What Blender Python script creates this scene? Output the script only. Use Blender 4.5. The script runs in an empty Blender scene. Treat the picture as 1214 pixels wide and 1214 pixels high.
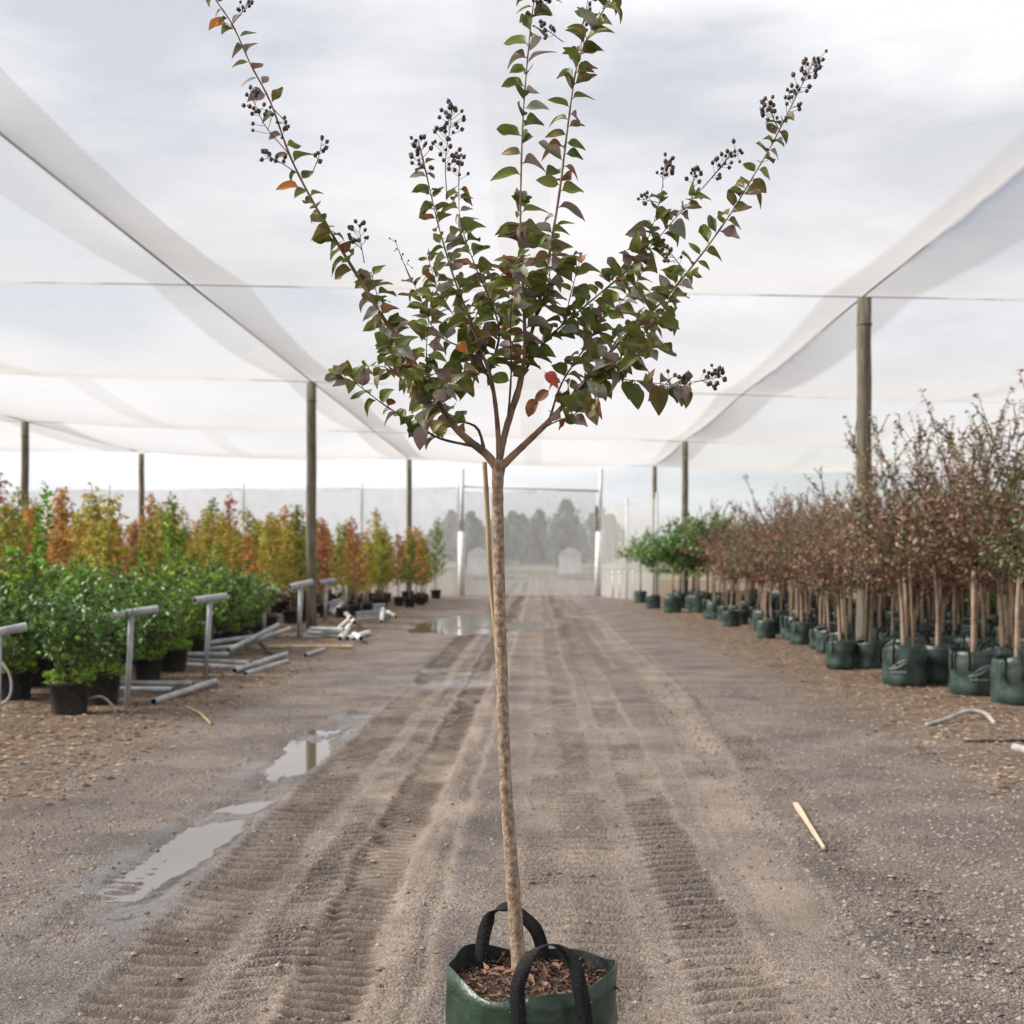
import bpy, math, random
import numpy as np
from mathutils import Vector, Matrix
R = math.radians
random.seed(7); rng = np.random.default_rng(7)
scene = bpy.context.scene
col = scene.collection

# ---------------------------------------------------------------- camera, sky, sun, exposure
F, VX, VY, CAMH = 1540.0, 637.0, 665.0, 1.6      # focal length and vanishing point measured on the 1214 px photograph
cam = bpy.data.cameras.new('camera'); camo = bpy.data.objects.new('camera', cam); col.objects.link(camo)
camo.location = (0, 0, CAMH); camo.rotation_euler = (R(90), 0, 0)
cam.sensor_width = 36; cam.lens = 36 * F / 1214
cam.shift_x = -(VX - 607) / 1214; cam.shift_y = (VY - 607) / 1214
cam.clip_start = .05; cam.clip_end = 5000
cam.dof.use_dof = True; cam.dof.focus_distance = 3.8; cam.dof.aperture_fstop = 4.5
scene.camera = camo

SUN_EL, SUN_AZ = 40, -92
w = bpy.data.worlds.new('World'); scene.world = w; w.use_nodes = True
nt = w.node_tree; nt.nodes.clear()
def N(t, typ, **kw):
    n = t.nodes.new(typ)
    for k, v in kw.items():
        if k.startswith('i_'): n.inputs[k[2:].replace('_', ' ')].default_value = v
        else: setattr(n, k, v)
    return n
sky = N(nt, 'ShaderNodeTexSky', sky_type='NISHITA', sun_disc=False, sun_elevation=R(SUN_EL), sun_rotation=R(SUN_AZ), dust_density=1.5)
tc = N(nt, 'ShaderNodeTexCoord')
mp = N(nt, 'ShaderNodeMapping'); mp.inputs['Scale'].default_value = (1.0, 1.0, 3.2); mp.inputs['Location'].default_value = (3.3, 1.7, .4)
cn = N(nt, 'ShaderNodeTexNoise'); cn.inputs['Scale'].default_value = 2.6; cn.inputs['Detail'].default_value = 7; cn.inputs['Roughness'].default_value = .55
cr = N(nt, 'ShaderNodeValToRGB'); cr.color_ramp.elements[0].position = .40; cr.color_ramp.elements[1].position = .60
mixw = N(nt, 'ShaderNodeMix', data_type='RGBA'); mixw.inputs[7].default_value = (9.3, 9.4, 9.8, 1)
cm = N(nt, 'ShaderNodeMath', operation='MULTIPLY_ADD'); cm.inputs[1].default_value = .52; cm.inputs[2].default_value = .46
bgn = N(nt, 'ShaderNodeBackground'); bgn.inputs['Strength'].default_value = .072
wo = N(nt, 'ShaderNodeOutputWorld')
L = nt.links.new
L(tc.outputs['Generated'], mp.inputs['Vector']); L(mp.outputs[0], cn.inputs['Vector']); L(cn.outputs['Fac'], cr.inputs[0])
L(cr.outputs[0], cm.inputs[0]); L(cm.outputs[0], mixw.inputs[0]); L(sky.outputs[0], mixw.inputs[6])
L(mixw.outputs[2], bgn.inputs[0]); L(bgn.outputs[0], wo.inputs[0])

sl = bpy.data.lights.new('sun', 'SUN'); sl.energy = 4.6; sl.angle = R(20); sl.color = (1, .95, .88)
so = bpy.data.objects.new('sun', sl); col.objects.link(so)
az = R(SUN_AZ); el = R(SUN_EL)
sd = Vector((math.sin(az) * math.cos(el), math.cos(az) * math.cos(el), math.sin(el)))
so.rotation_euler = (-sd).to_track_quat('-Z', 'Y').to_euler(); so.location = sd * 60

scene.view_settings.view_transform = 'Standard'; scene.view_settings.look = 'None'
scene.view_settings.gamma = 1; scene.view_settings.use_curve_mapping = False
scene.view_settings.exposure = .64
scene.render.engine = 'CYCLES'
cy = scene.cycles
cy.use_denoising = True; cy.max_bounces = 8; cy.transparent_max_bounces = 24; cy.diffuse_bounces = 4; cy.glossy_bounces = 3
cy.transmission_bounces = 4; cy.use_adaptive_sampling = True; cy.adaptive_threshold = .015
cy.sample_clamp_indirect = 6

# ---------------------------------------------------------------- helpers
def at(px, py, Y): return Vector(((px - VX) * Y / F, Y, CAMH - (py - VY) * Y / F))
def gr(px, py, z=0.0):
    Y = (CAMH - z) * F / (py - VY); return Vector(((px - VX) * Y / F, Y, z))
def empty(name, loc=(0, 0, 0), rz=0):
    o = bpy.data.objects.new(name, None); col.objects.link(o); o.location = loc; o.rotation_euler = (0, 0, rz); o.empty_display_size = .1; return o
def tag(o, label=None, cat=None, group=None, kind=None):
    if label: o['label'] = label
    if cat: o['category'] = cat
    if group: o['group'] = group
    if kind: o['kind'] = kind
    return o
def link(name, me, parent=None):
    o = bpy.data.objects.new(name, me); col.objects.link(o)
    if parent: o.parent = parent; KIDS.setdefault(parent.name, []).append(o)
    return o
KIDS = {}
class MB:
    def __init__(s): s.v = []; s.f = []; s.m = []
    def add(s, vs, fs, m=0):
        b = len(s.v); s.v += [tuple(p) for p in vs]; s.f += [tuple(i + b for i in f) for f in fs]; s.m += [m] * len(fs)
    def tube(s, pts, rad, n=8, m=0, cap=True):
        pts = [Vector(p) for p in pts]
        if not hasattr(rad, '__len__'): rad = [rad] * len(pts)
        vs = []; prev = None
        for i, p in enumerate(pts):
            d = (pts[min(i + 1, len(pts) - 1)] - pts[max(i - 1, 0)]).normalized()
            if prev is None: a = d.orthogonal().normalized()
            else: a = (prev - d * prev.dot(d)).normalized()
            prev = a; b = d.cross(a)
            for k in range(n):
                t = 2 * math.pi * k / n; vs.append(p + (a * math.cos(t) + b * math.sin(t)) * rad[i])
        fs = [(i * n + k, i * n + (k + 1) % n, (i + 1) * n + (k + 1) % n, (i + 1) * n + k) for i in range(len(pts) - 1) for k in range(n)]
        if cap: fs += [tuple(range(n))[::-1], tuple((len(pts) - 1) * n + k for k in range(n))]
        s.add(vs, fs, m)
    def lathe(s, prof, n=24, m=0, fn=None):
        vs = []
        for j, (r, z) in enumerate(prof):
            for k in range(n):
                t = 2 * math.pi * k / n; p = Vector((r * math.cos(t), r * math.sin(t), z)); vs.append(fn(p, j, t) if fn else p)
        fs = [(j * n + k, j * n + (k + 1) % n, (j + 1) * n + (k + 1) % n, (j + 1) * n + k) for j in range(len(prof) - 1) for k in range(n)]
        s.add(vs, fs, m)
    def ball(s, c, r, m=0, n=6, squash=1):
        vs = [(c[0], c[1], c[2] + r * squash)]
        for j in (1, 2, 3):
            for k in range(n):
                t = 2 * math.pi * k / n; ph = math.pi * j / 4
                vs.append((c[0] + r * math.sin(ph) * math.cos(t), c[1] + r * math.sin(ph) * math.sin(t), c[2] + r * squash * math.cos(ph)))
        vs.append((c[0], c[1], c[2] - r * squash)); e = len(vs) - 1
        fs = [(0, 1 + k, 1 + (k + 1) % n) for k in range(n)]
        for j in range(2): fs += [(1 + j * n + k, 1 + (j + 1) * n + k, 1 + (j + 1) * n + (k + 1) % n, 1 + j * n + (k + 1) % n) for k in range(n)]
        fs += [(e, 1 + 2 * n + (k + 1) % n, 1 + 2 * n + k) for k in range(n)]
        s.add(vs, fs, m)
    def box(s, c, sz, m=0):
        x, y, z = [q / 2 for q in sz]
        vs = [(c[0] + a * x, c[1] + b * y, c[2] + d * z) for a in (-1, 1) for b in (-1, 1) for d in (-1, 1)]
        s.add(vs, [(0, 1, 3, 2), (4, 6, 7, 5), (0, 4, 5, 1), (2, 3, 7, 6), (0, 2, 6, 4), (1, 5, 7, 3)], m)
    def mesh(s, name, mats, smooth=True):
        me = bpy.data.meshes.new(name); me.from_pydata(s.v, [], s.f)
        for m in (mats if isinstance(mats, (list, tuple)) else [mats]): me.materials.append(m)
        me.polygons.foreach_set('material_index', np.array(s.m, dtype=np.int32))
        me.polygons.foreach_set('use_smooth', np.full(len(s.f), smooth)); me.update(); return me
    def build(s, name, mats, parent=None, smooth=True): return link(name, s.mesh(name, mats, smooth), parent)
def np_mesh(name, verts, faces, mats, mi=None, smooth=False):
    """verts (n,3); faces (m,k) all of one size"""
    me = bpy.data.meshes.new(name); nf, k = faces.shape
    me.vertices.add(len(verts)); me.vertices.foreach_set('co', np.asarray(verts, dtype=np.float32).ravel())
    me.loops.add(nf * k); me.loops.foreach_set('vertex_index', faces.astype(np.int32).ravel())
    me.polygons.add(nf); me.polygons.foreach_set('loop_start', np.arange(0, nf * k, k, dtype=np.int32))
    for m in mats: me.materials.append(m)
    if mi is not None: me.polygons.foreach_set('material_index', mi.astype(np.int32))
    me.polygons.foreach_set('use_smooth', np.full(nf, smooth))
    me.update(calc_edges=True); me.validate(); return me
def copy_tree(o, parent=None):
    c = o.copy(); col.objects.link(c); c.parent = parent
    for ch in list(KIDS.get(o.name, ())):
        k = copy_tree(ch, c); KIDS.setdefault(c.name, []).append(k)
    return c
_lat = {}
def vnoise(x, y, seed=0):
    if seed not in _lat: _lat[seed] = np.random.default_rng(seed + 100).random((256, 256))
    g = _lat[seed]; xi = np.floor(x).astype(int); yi = np.floor(y).astype(int); fx = x - xi; fy = y - yi
    fx = fx * fx * (3 - 2 * fx); fy = fy * fy * (3 - 2 * fy)
    a = g[xi % 256, yi % 256]; b = g[(xi + 1) % 256, yi % 256]; c = g[xi % 256, (yi + 1) % 256]; d = g[(xi + 1) % 256, (yi + 1) % 256]
    return (a * (1 - fx) + b * fx) * (1 - fy) + (c * (1 - fx) + d * fx) * fy
def fbm(x, y, seed=0, o=4):
    s = 0; a = .5; t = 0
    for i in range(o): s = s + a * vnoise(x * 2 ** i, y * 2 ** i, seed + i); t += a; a *= .55
    return s / t

# ---------------------------------------------------------------- materials
MT = {}
def mat(name, c1, c2=None, rough=.8, scale=8, detail=4, bump=0, bscale=60, spec=.3, stretch=(1, 1, 1), coat=0, lo=.35, hi=.65, transl=0):
    m = bpy.data.materials.new(name); m.use_nodes = True; t = m.node_tree; b = t.nodes['Principled BSDF']
    b.inputs['Roughness'].default_value = rough; b.inputs['Specular IOR Level'].default_value = spec
    tcn = N(t, 'ShaderNodeTexCoord'); mpn = N(t, 'ShaderNodeMapping'); mpn.inputs['Scale'].default_value = stretch
    t.links.new(tcn.outputs['Object'], mpn.inputs[0])
    if c2:
        n = N(t, 'ShaderNodeTexNoise'); n.inputs['Scale'].default_value = scale; n.inputs['Detail'].default_value = detail
        r = N(t, 'ShaderNodeValToRGB'); r.color_ramp.elements[0].position = lo; r.color_ramp.elements[1].position = hi
        r.color_ramp.elements[0].color = (*c1, 1); r.color_ramp.elements[1].color = (*c2, 1)
        t.links.new(mpn.outputs[0], n.inputs['Vector']); t.links.new(n.outputs['Fac'], r.inputs[0]); t.links.new(r.outputs[0], b.inputs['Base Color'])
    else: b.inputs['Base Color'].default_value = (*c1, 1)
    if bump:
        n2 = N(t, 'ShaderNodeTexNoise'); n2.inputs['Scale'].default_value = bscale; n2.inputs['Detail'].default_value = 5
        bp = N(t, 'ShaderNodeBump'); bp.inputs['Strength'].default_value = bump; bp.inputs['Distance'].default_value = .01
        t.links.new(mpn.outputs[0], n2.inputs['Vector']); t.links.new(n2.outputs['Fac'], bp.inputs['Height']); t.links.new(bp.outputs[0], b.inputs['Normal'])
    MT[name] = m; return m
def leafmat(name, stops, rough=.5, transl=.3, spec=.3, back=None, tint=False, veins=False):
    """leaf colour varies from leaf to leaf (random per island / object); underside colour of its own; some light passes through"""
    m = bpy.data.materials.new(name); m.use_nodes = True; t = m.node_tree; t.nodes.clear()
    geo = N(t, 'ShaderNodeNewGeometry'); oi = N(t, 'ShaderNodeObjectInfo')
    add = N(t, 'ShaderNodeMath', operation='ADD'); fr = N(t, 'ShaderNodeMath', operation='FRACT')
    t.links.new(geo.outputs['Random Per Island'], add.inputs[0]); t.links.new(oi.outputs['Random'], add.inputs[1]); t.links.new(add.outputs[0], fr.inputs[0])
    r = N(t, 'ShaderNodeValToRGB'); e = r.color_ramp.elements
    e[0].position, e[0].color = stops[0][0], (*stops[0][1], 1); e[1].position, e[1].color = stops[-1][0], (*stops[-1][1], 1)
    for p, c in stops[1:-1]: q = e.new(p); q.color = (*c, 1)
    t.links.new(fr.outputs[0], r.inputs[0]); colr = r.outputs[0]
    tcn = N(t, 'ShaderNodeTexCoord'); nz = N(t, 'ShaderNodeTexNoise'); nz.inputs['Scale'].default_value = 45 if veins else 6; nz.inputs['Detail'].default_value = 3
    t.links.new(tcn.outputs['Object'], nz.inputs['Vector'])
    mr = N(t, 'ShaderNodeMapRange'); mr.inputs[1].default_value = .3; mr.inputs[2].default_value = .7; mr.inputs[3].default_value = .55; mr.inputs[4].default_value = 1.4
    t.links.new(nz.outputs['Fac'], mr.inputs[0])
    mu = N(t, 'ShaderNodeVectorMath', operation='SCALE'); t.links.new(colr, mu.inputs[0]); t.links.new(mr.outputs[0], mu.inputs['Scale']); colr = mu.outputs[0]
    if tint:
        mx = N(t, 'ShaderNodeMix', data_type='RGBA', blend_type='MULTIPLY'); mx.inputs[0].default_value = 1
        t.links.new(colr, mx.inputs[6]); t.links.new(oi.outputs['Color'], mx.inputs[7]); colr = mx.outputs[2]
    if back:
        mb = N(t, 'ShaderNodeMix', data_type='RGBA'); mb.inputs[7].default_value = (*back, 1)
        ml = N(t, 'ShaderNodeMath', operation='MULTIPLY'); ml.inputs[1].default_value = .75
        t.links.new(geo.outputs['Backfacing'], ml.inputs[0]); t.links.new(ml.outputs[0], mb.inputs[0]); t.links.new(colr, mb.inputs[6]); colr = mb.outputs[2]
    b = N(t, 'ShaderNodeBsdfPrincipled'); b.inputs['Roughness'].default_value = rough; b.inputs['Specular IOR Level'].default_value = spec
    tr = N(t, 'ShaderNodeBsdfTranslucent'); mi = N(t, 'ShaderNodeMixShader'); mi.inputs[0].default_value = transl; o = N(t, 'ShaderNodeOutputMaterial')
    t.links.new(colr, b.inputs['Base Color']); t.links.new(colr, tr.inputs[0])
    t.links.new(b.outputs[0], mi.inputs[1]); t.links.new(tr.outputs[0], mi.inputs[2]); t.links.new(mi.outputs[0], o.inputs[0])
    MT[name] = m; return m
def netmat(name, c, thru, transl, weave=0):
    """open-weave cloth: the gaps pass light; the more it is seen edge-on the more thread lies in the way (gap ** 1/cos)"""
    m = bpy.data.materials.new(name); m.use_nodes = True; t = m.node_tree; t.nodes.clear()
    g = N(t, 'ShaderNodeNewGeometry'); dt = N(t, 'ShaderNodeVectorMath', operation='DOT_PRODUCT')
    t.links.new(g.outputs['Incoming'], dt.inputs[0]); t.links.new(g.outputs['Normal'], dt.inputs[1])
    ab = N(t, 'ShaderNodeMath', operation='ABSOLUTE'); mxx = N(t, 'ShaderNodeMath', operation='MAXIMUM'); mxx.inputs[1].default_value = .05
    iv = N(t, 'ShaderNodeMath', operation='DIVIDE'); iv.inputs[0].default_value = .35; pw = N(t, 'ShaderNodeMath', operation='POWER')
    t.links.new(dt.outputs['Value'], ab.inputs[0]); t.links.new(ab.outputs[0], mxx.inputs[0]); t.links.new(mxx.outputs[0], iv.inputs[1])
    tcn = N(t, 'ShaderNodeTexCoord'); mpn = N(t, 'ShaderNodeMapping'); mpn.inputs['Scale'].default_value = (1.2, 16, 1.2)
    nz = N(t, 'ShaderNodeTexNoise'); nz.inputs['Scale'].default_value = 2.0; nz.inputs['Detail'].default_value = 6; nz.inputs['Roughness'].default_value = .7
    t.links.new(tcn.outputs['Object'], mpn.inputs[0]); t.links.new(mpn.outputs[0], nz.inputs['Vector'])
    ma = N(t, 'ShaderNodeMapRange'); ma.inputs[3].default_value = thru - .09; ma.inputs[4].default_value = thru + .09
    ma.inputs[1].default_value = .25; ma.inputs[2].default_value = .75
    t.links.new(nz.outputs['Fac'], ma.inputs[0]); t.links.new(ma.outputs[0], pw.inputs[0]); t.links.new(iv.outputs[0], pw.inputs[1])
    df = N(t, 'ShaderNodeBsdfDiffuse'); df.inputs[0].default_value = (*c, 1); tl = N(t, 'ShaderNodeBsdfTranslucent'); tl.inputs[0].default_value = (*c, 1)
    m1 = N(t, 'ShaderNodeMixShader'); m1.inputs[0].default_value = transl; t.links.new(df.outputs[0], m1.inputs[1]); t.links.new(tl.outputs[0], m1.inputs[2])
    tp = N(t, 'ShaderNodeBsdfTransparent'); m2 = N(t, 'ShaderNodeMixShader')
    t.links.new(pw.outputs[0], m2.inputs[0]); t.links.new(m1.outputs[0], m2.inputs[1]); t.links.new(tp.outputs[0], m2.inputs[2])
    o = N(t, 'ShaderNodeOutputMaterial'); t.links.new(m2.outputs[0], o.inputs[0]); MT[name] = m; return m

cloth_m = netmat('shade_cloth', (.62, .60, .585), .70, .60)
strip_m = netmat('shade_cloth_overlap', (.36, .35, .345), .68, .5)
seam_m = netmat('shade_cloth_seam', (.45, .44, .42), .84, .6)
thin_net_m = netmat('thin_screen_net', (.66, .65, .63), .62, .5)
net_m = netmat('screen_net', (.82, .81, .79), .12, .5)
post_m = mat('weathered_timber', (.10, .085, .06), (.21, .185, .14), .9, 6, 6, .6, 40, stretch=(6, 6, .5))
steel_m = mat('galvanised_steel', (.42, .43, .44), (.55, .56, .57), .45, 9, 3, spec=.5)
white_post_m = mat('white_painted_post', (.62, .61, .58), (.75, .74, .71), .6, 5, 4)
wire_m = mat('wire', (.10, .10, .11), None, .5)
cord_m = mat('pale_cable', (.30, .28, .26), None, .6)
pvc_m = mat('weathered_pvc', (.27, .275, .28), (.44, .45, .455), .6, 5, 5, .1, 30)
pvc_dark_m = mat('pipe_bore', (.03, .03, .03), None, .9)
rust_m = mat('pipe_stained_tan', (.32, .22, .11), (.5, .42, .3), .7, 6, 4)
blackpot_m = mat('black_plastic', (.022, .022, .023), (.045, .044, .043), .55, 12, 4, .15, 40)
bag_m = mat('green_woven_bag', (.010, .026, .015), (.024, .050, .030), .36, 14, 5, .9, 16, spec=.5, lo=.3, hi=.7)
bagfar_m = mat('green_woven_bag_weathered', (.016, .034, .026), (.060, .088, .074), .42, 6, 6, 1.0, 12, spec=.5)
bag_inner_m = mat('dark_bag_inside', (.010, .014, .011), (.022, .028, .023), .6, 20, 3, .4, 60)  # inner face of the bags, darker than the outside
strap_m = mat('black_webbing', (.006, .006, .007), (.02, .02, .022), .75, 160, 2, .9, 260)
mulch_m = mat('bark_mulch', (.05, .032, .022), (.16, .10, .065), .95, 40, 5, .8, 90)
trunk_m = mat('mottled_bark', (.19, .125, .082), (.43, .33, .24), .8, 70, 8, .5, 170, stretch=(1, 1, .8), lo=.36, hi=.66)
limb_m = mat('limb_bark', (.14, .088, .058), (.32, .22, .15), .8, 30, 5, .35, 120, stretch=(1, 1, .5))
twig_m = mat('twig_bark', (.075, .046, .036), (.15, .098, .075), .7, 40, 3)
fartrunk_m = mat('pale_sapling_bark', (.20, .135, .095), (.36, .27, .20), .85, 9, 4, .3, 40)
bamboo_m = mat('bamboo', (.30, .21, .115), (.46, .35, .21), .6, 12, 3, stretch=(4, 4, .6))
berry_m = mat('seed_capsule', (.045, .031, .029), (.12, .088, .080), .5, 90, 3, spec=.4)
wood_m = mat('split_wood', (.50, .38, .24), (.68, .56, .40), .7, 30, 3, stretch=(6, .5, 6))
hose_m = mat('grey_poly_hose', (.26, .25, .23), (.42, .41, .38), .5, 8, 3)
hoseb_m = mat('black_poly_hose', (.02, .02, .02), None, .5)
emblem_m = mat('white_print', (.16, .20, .19), (.27, .31, .30), .6, 30, 2)

hero_leaf = {
 'green': leafmat('leaf_green', [(0, (.10, .135, .022)), (.5, (.14, .175, .030)), (1, (.175, .185, .042))], .42, .38, .4, (.15, .155, .075), veins=True),
 'olive': leafmat('leaf_olive', [(0, (.16, .135, .036)), (.5, (.20, .165, .055)), (1, (.15, .115, .050))], .45, .36, .4, (.18, .15, .09), veins=True),
 'mauve': leafmat('leaf_mauve', [(0, (0.250, 0.182, 0.163)), (.5, (0.326, 0.259, 0.240)), (1, (0.202, 0.134, 0.112))], .5, .2, .4, (0.288, 0.230, 0.211), veins=True),
 'grey': leafmat('leaf_greygreen', [(0, (0.230, 0.240, 0.173)), (1, (0.326, 0.326, 0.259))], .4, .22, .5, (0.307, 0.298, 0.240), veins=True),
 'brown': leafmat('leaf_brown', [(0, (0.192, 0.086, 0.042)), (1, (0.307, 0.144, 0.067))], .5, .25, .3, veins=True),
 'red': leafmat('leaf_red', [(0, (0.550, 0.058, 0.061)), (1, (0.550, 0.125, 0.115))], .45, .35, .4, veins=True),
 'orange': leafmat('leaf_orange', [(0, (0.550, 0.163, 0.035)), (1, (0.550, 0.250, 0.058))], .45, .35, .4, veins=True)}
crape_leaf = leafmat('crepe_leaf', [(0, (.15, .078, .058)), (.28, (.23, .125, .09)), (.55, (.36, .275, .225)), (.76, (.20, .14, .10)), (.86, (.16, .17, .06)), (1, (.12, .15, .05))], .5, .25, .35, tint=True)
autumn_leaf = leafmat('autumn_leaf', [(0, (.62, .70, .60)), (.5, (1, 1, 1)), (.75, (1.25, .85, .7)), (1, (1.1, .95, .9))], .55, .42, .25, tint=True)
shrub_leaf = leafmat('shrub_leaf', [(0, (.030, .085, .018)), (.5, (.070, .17, .030)), (.82, (.12, .25, .045)), (1, (.28, .40, .08))], .33, .28, .5, tint=True)
weed_leaf = leafmat('weed_leaf', [(0, (.13, .28, .03)), (1, (.30, .44, .06))], .5, .35, .3)
far_leaf = leafmat('far_leaf', [(0, (0.099, 0.132, 0.088)), (1, (0.187, 0.220, 0.132))], .7, .2, .2, tint=True)

# ---------------------------------------------------------------- ground
def axis(fine_lo, fine_hi, step, lo, hi, growth, cap, back=None):
    a = list(np.arange(fine_lo, fine_hi, step)); s = step; x = a[-1]
    while x < hi: s = min(s * growth, cap) if x < 62 else s * 1.35; x += s; a.append(x)
    s = step; x = fine_lo; b = []
    while x > lo: s = min(s * (back or growth), cap) if x > -30 else s * 1.35; x -= s; b.append(x)
    return np.array(b[::-1] + a)
gx = axis(-3.0, 3.2, .022, -1500, 1500, 1.06, .6)
gy = axis(3.6, 9.5, .018, -300, 3000, 1.016, .30, 1.12)
X, Y = np.meshgrid(gx, gy)
def band(x, c, hw, soft): return np.clip((hw + soft - np.abs(x - c)) / soft, 0, 1)
def ground_fields(X, Y):
    wob = .05 * (fbm(Y * .25, X * 0 + 3, 5) - .5) * 2
    fade = np.clip((30 - Y) / 18, 0, 1)
    road = np.clip((4.1 + .5 * (fbm(Y * .4, X * 0, 9) - .5) + 1.1 * (fbm(X * 1.3, Y * 1.3, 8) - .5) - np.abs(X + .1)) / 1.3, 0, 1)
    h = .030 * (fbm(X * .7, Y * .5, 11) - .5) + .012 * (fbm(X * 4, Y * 4, 12) - .5) + .005 * (fbm(X * 14, Y * 14, 13, 3) - .5) * (np.abs(X) < 6)
    mud = np.zeros_like(X); pale = np.zeros_like(X)
    def track(c, hw, depth, tread, period, slant, mudv, palev, seed, hi=60, split=False):
        nonlocal h, mud, pale
        cx = c(Y) if callable(c) else c
        cx = cx + wob + .07 * (fbm(X * 2.2, Y * 2.6, seed + 9, 3) - .5)
        b = band(X, cx, hw - .02, .09) * (Y < hi); pres = np.clip(fbm(Y * 1.3, X * 1.6, seed) * 3.4 - 1.0, 0, 1)
        ph = (Y + slant * (np.abs(X - cx) if split else (X - cx)) + .06 * vnoise(X * 3, Y * 1.5, seed + 3)) / period
        bars = np.clip(np.sin(2 * np.pi * ph) * 1.7 + .5 * (fbm(X * 9, Y * 9, seed + 7, 3) - .5), -1, 1)
        edge = np.exp(-((np.abs(X - cx) - hw - .035) / .03) ** 2)
        h = h - depth * b + 2.3 * tread * bars * b * pres * fade + depth * .8 * edge * np.clip(fbm(Y * 2, X * 2, seed + 5) * 2 - .4, 0, 1) * (Y < hi)
        mud = np.maximum(mud, 1.25 * mudv * b * (.35 + .65 * pres) * (.70 - .30 * bars * fade)); pale = np.maximum(pale, palev * np.maximum(edge * .9, b * (1 - pres)))  # brown mud, with moist tread troughs and their shade painted darker
    track(-1.47, .17, .016, .011, .125, .25, 1.0, .35, 20)
    track(-1.02, .13, .007, .009, .115, -.3, .45, .5, 30)
    track(-.80, .13, .020, .007, .095, .25, 1.0, .9, 40)
    track(-.52, .05, .004, .004, .09, .2, .2, .6, 44)
    track(.29, .12, .009, .010, .12, .2, .55, .4, 50)
    track(.05, .08, .004, .005, .08, -.2, .3, .4, 54)
    track(.74, .13, .008, .009, .13, -.25, .35, .55, 60)
    track(lambda y: .93 + .040 * np.minimum(y, 16), .17, .006, .002, .12, 0, .0, .5, 70)
    track(1.75, .14, .003, .006, .10, .25, .12, .2, 74)
    # the water-filled rut on the left
    rut = band(X, -1.98 + wob + .06 * np.sin(Y * .9) + .22 * (fbm(X * .5, Y * 1.6, 88) - .5), .11, .12) * np.clip(.55 + 1.1 * fbm(X * 5, Y * 3, 89), 0, 1)
    seg = np.clip(1.25 - np.abs(Y - 11.0) / 1.7, 0, 1) + .95 * np.clip(1.25 - np.abs(Y - 7.6) / 1.5, 0, 1) + .22 * np.clip(1.2 - np.abs(Y - 5.2) / 1.4, 0, 1)
    seg = np.minimum(seg, 1)
    rutn = rut * seg
    h = h - .050 * rutn
    bars = np.clip(np.sin(2 * np.pi * (Y + .25 * X) / .10) * 1.5, -1, 1)
    h = h + .020 * bars * rut * band(X, -2.07 + wob, .09, .05) * ((Y > 5.5) & (Y < 9.6)) * np.clip(fbm(X * 6, Y * 5, 93) * 2.4 - .7, 0, 1)
    h = h + .05 * rut * np.clip(fbm(X * 3.5, Y * 2.2, 94) * 3 - 1.55, 0, 1)
    # puddles further off
    def pud(cx, cy, rx, ry, dep, seed):
        nonlocal h
        q = ((X - cx) / rx) ** 2 + ((Y - cy) / ry) ** 2 + 2.2 * (fbm(X * 1.6, Y * .7, seed) - .5)
        f = np.clip(1.15 - q, 0, 1); h = h - dep * np.minimum(f * 1.6, 1); return f
    wet = 0
    wet = np.maximum(wet, pud(-1.75, 34.5, .85, 6.0, .05, 80)); wet = np.maximum(wet, pud(-2.6, 32, .45, 3.5, .045, 81)); wet = np.maximum(wet, pud(-.3, 32.5, .8, 1.6, .045, 85))
    rut2 = band(X, -1.98 + wob, .24, .16); film = rut2 * np.clip(fbm(X * 2.2, Y * 1.1, 91) * 2.6 - .75, 0, 1) * ((Y > 3.6) & (Y < 13.5))
    film = np.maximum(film, .9 * np.clip(1.3 - ((X + 1.75) / 1.3) ** 2 - ((Y - 18.0) / 1.9) ** 2, 0, 1) * np.clip(fbm(X * 1.1, Y * 1.5, 92) * 3 - 1.1, 0, 1))
    wet = np.maximum(wet, np.clip(rut * seg, 0, 1)); wet = np.maximum(wet, film)
    # the centre of the road further on: rusty brown wheel lines
    far = np.clip((Y - 12) / 8, 0, 1)
    for c, hw, v in ((.62, .12, .8), (.95, .16, .6), (-.75, .14, 1.0), (-1.5, .16, .9), (.25, .08, .5), (1.35, .1, .35)):
        mud = np.maximum(mud, v * far * band(X, c + wob * 2, hw, .10) * np.clip(fbm(X * 3, Y * .35, 90) * 2.2 - .4, 0, 1))
    pale = np.maximum(pale, .55 * band(X, .6, .55, .3) * np.clip(fbm(X * 1.3, Y * .5, 95) * 2 - .45, 0, 1))
    pale = np.maximum(pale, .62 * band(X, .93 + .040 * np.minimum(Y, 16) + wob, .12, .16) * np.clip(2.4 * fbm(X * 2.5, Y * .8, 97) - .6, 0, 1) * (Y < 34))
    pale = np.maximum(pale, .8 * band(X, -.60 + wob, .05, .06) * np.clip(fbm(X * 3, Y * 1.1, 98) * 2.2 - .5, 0, 1))
    mud = mud * road; pale = pale * road * (1 - .5 * mud)
    # dirt banks of the beds
    bank = 1 - road
    h = h + bank * (.012 + .05 * (fbm(X * 1.8, Y * 1.8, 15) - .45) * (np.abs(X) < 30))
    far0 = (Y > 62) | (Y < -10) | (np.abs(X) > 35)
    h = np.where(far0, -.02, h)
    return h, mud, pale, bank, wet
print('ground grid', X.shape)
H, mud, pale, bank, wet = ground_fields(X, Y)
nr, nc = X.shape
idx = np.arange(nr * nc).reshape(nr, nc)
fc = np.stack([idx[:-1, :-1], idx[:-1, 1:], idx[1:, 1:], idx[1:, :-1]], -1).reshape(-1, 4)
gm = bpy.data.materials.new('gravel_road'); gm.use_nodes = True
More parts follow.
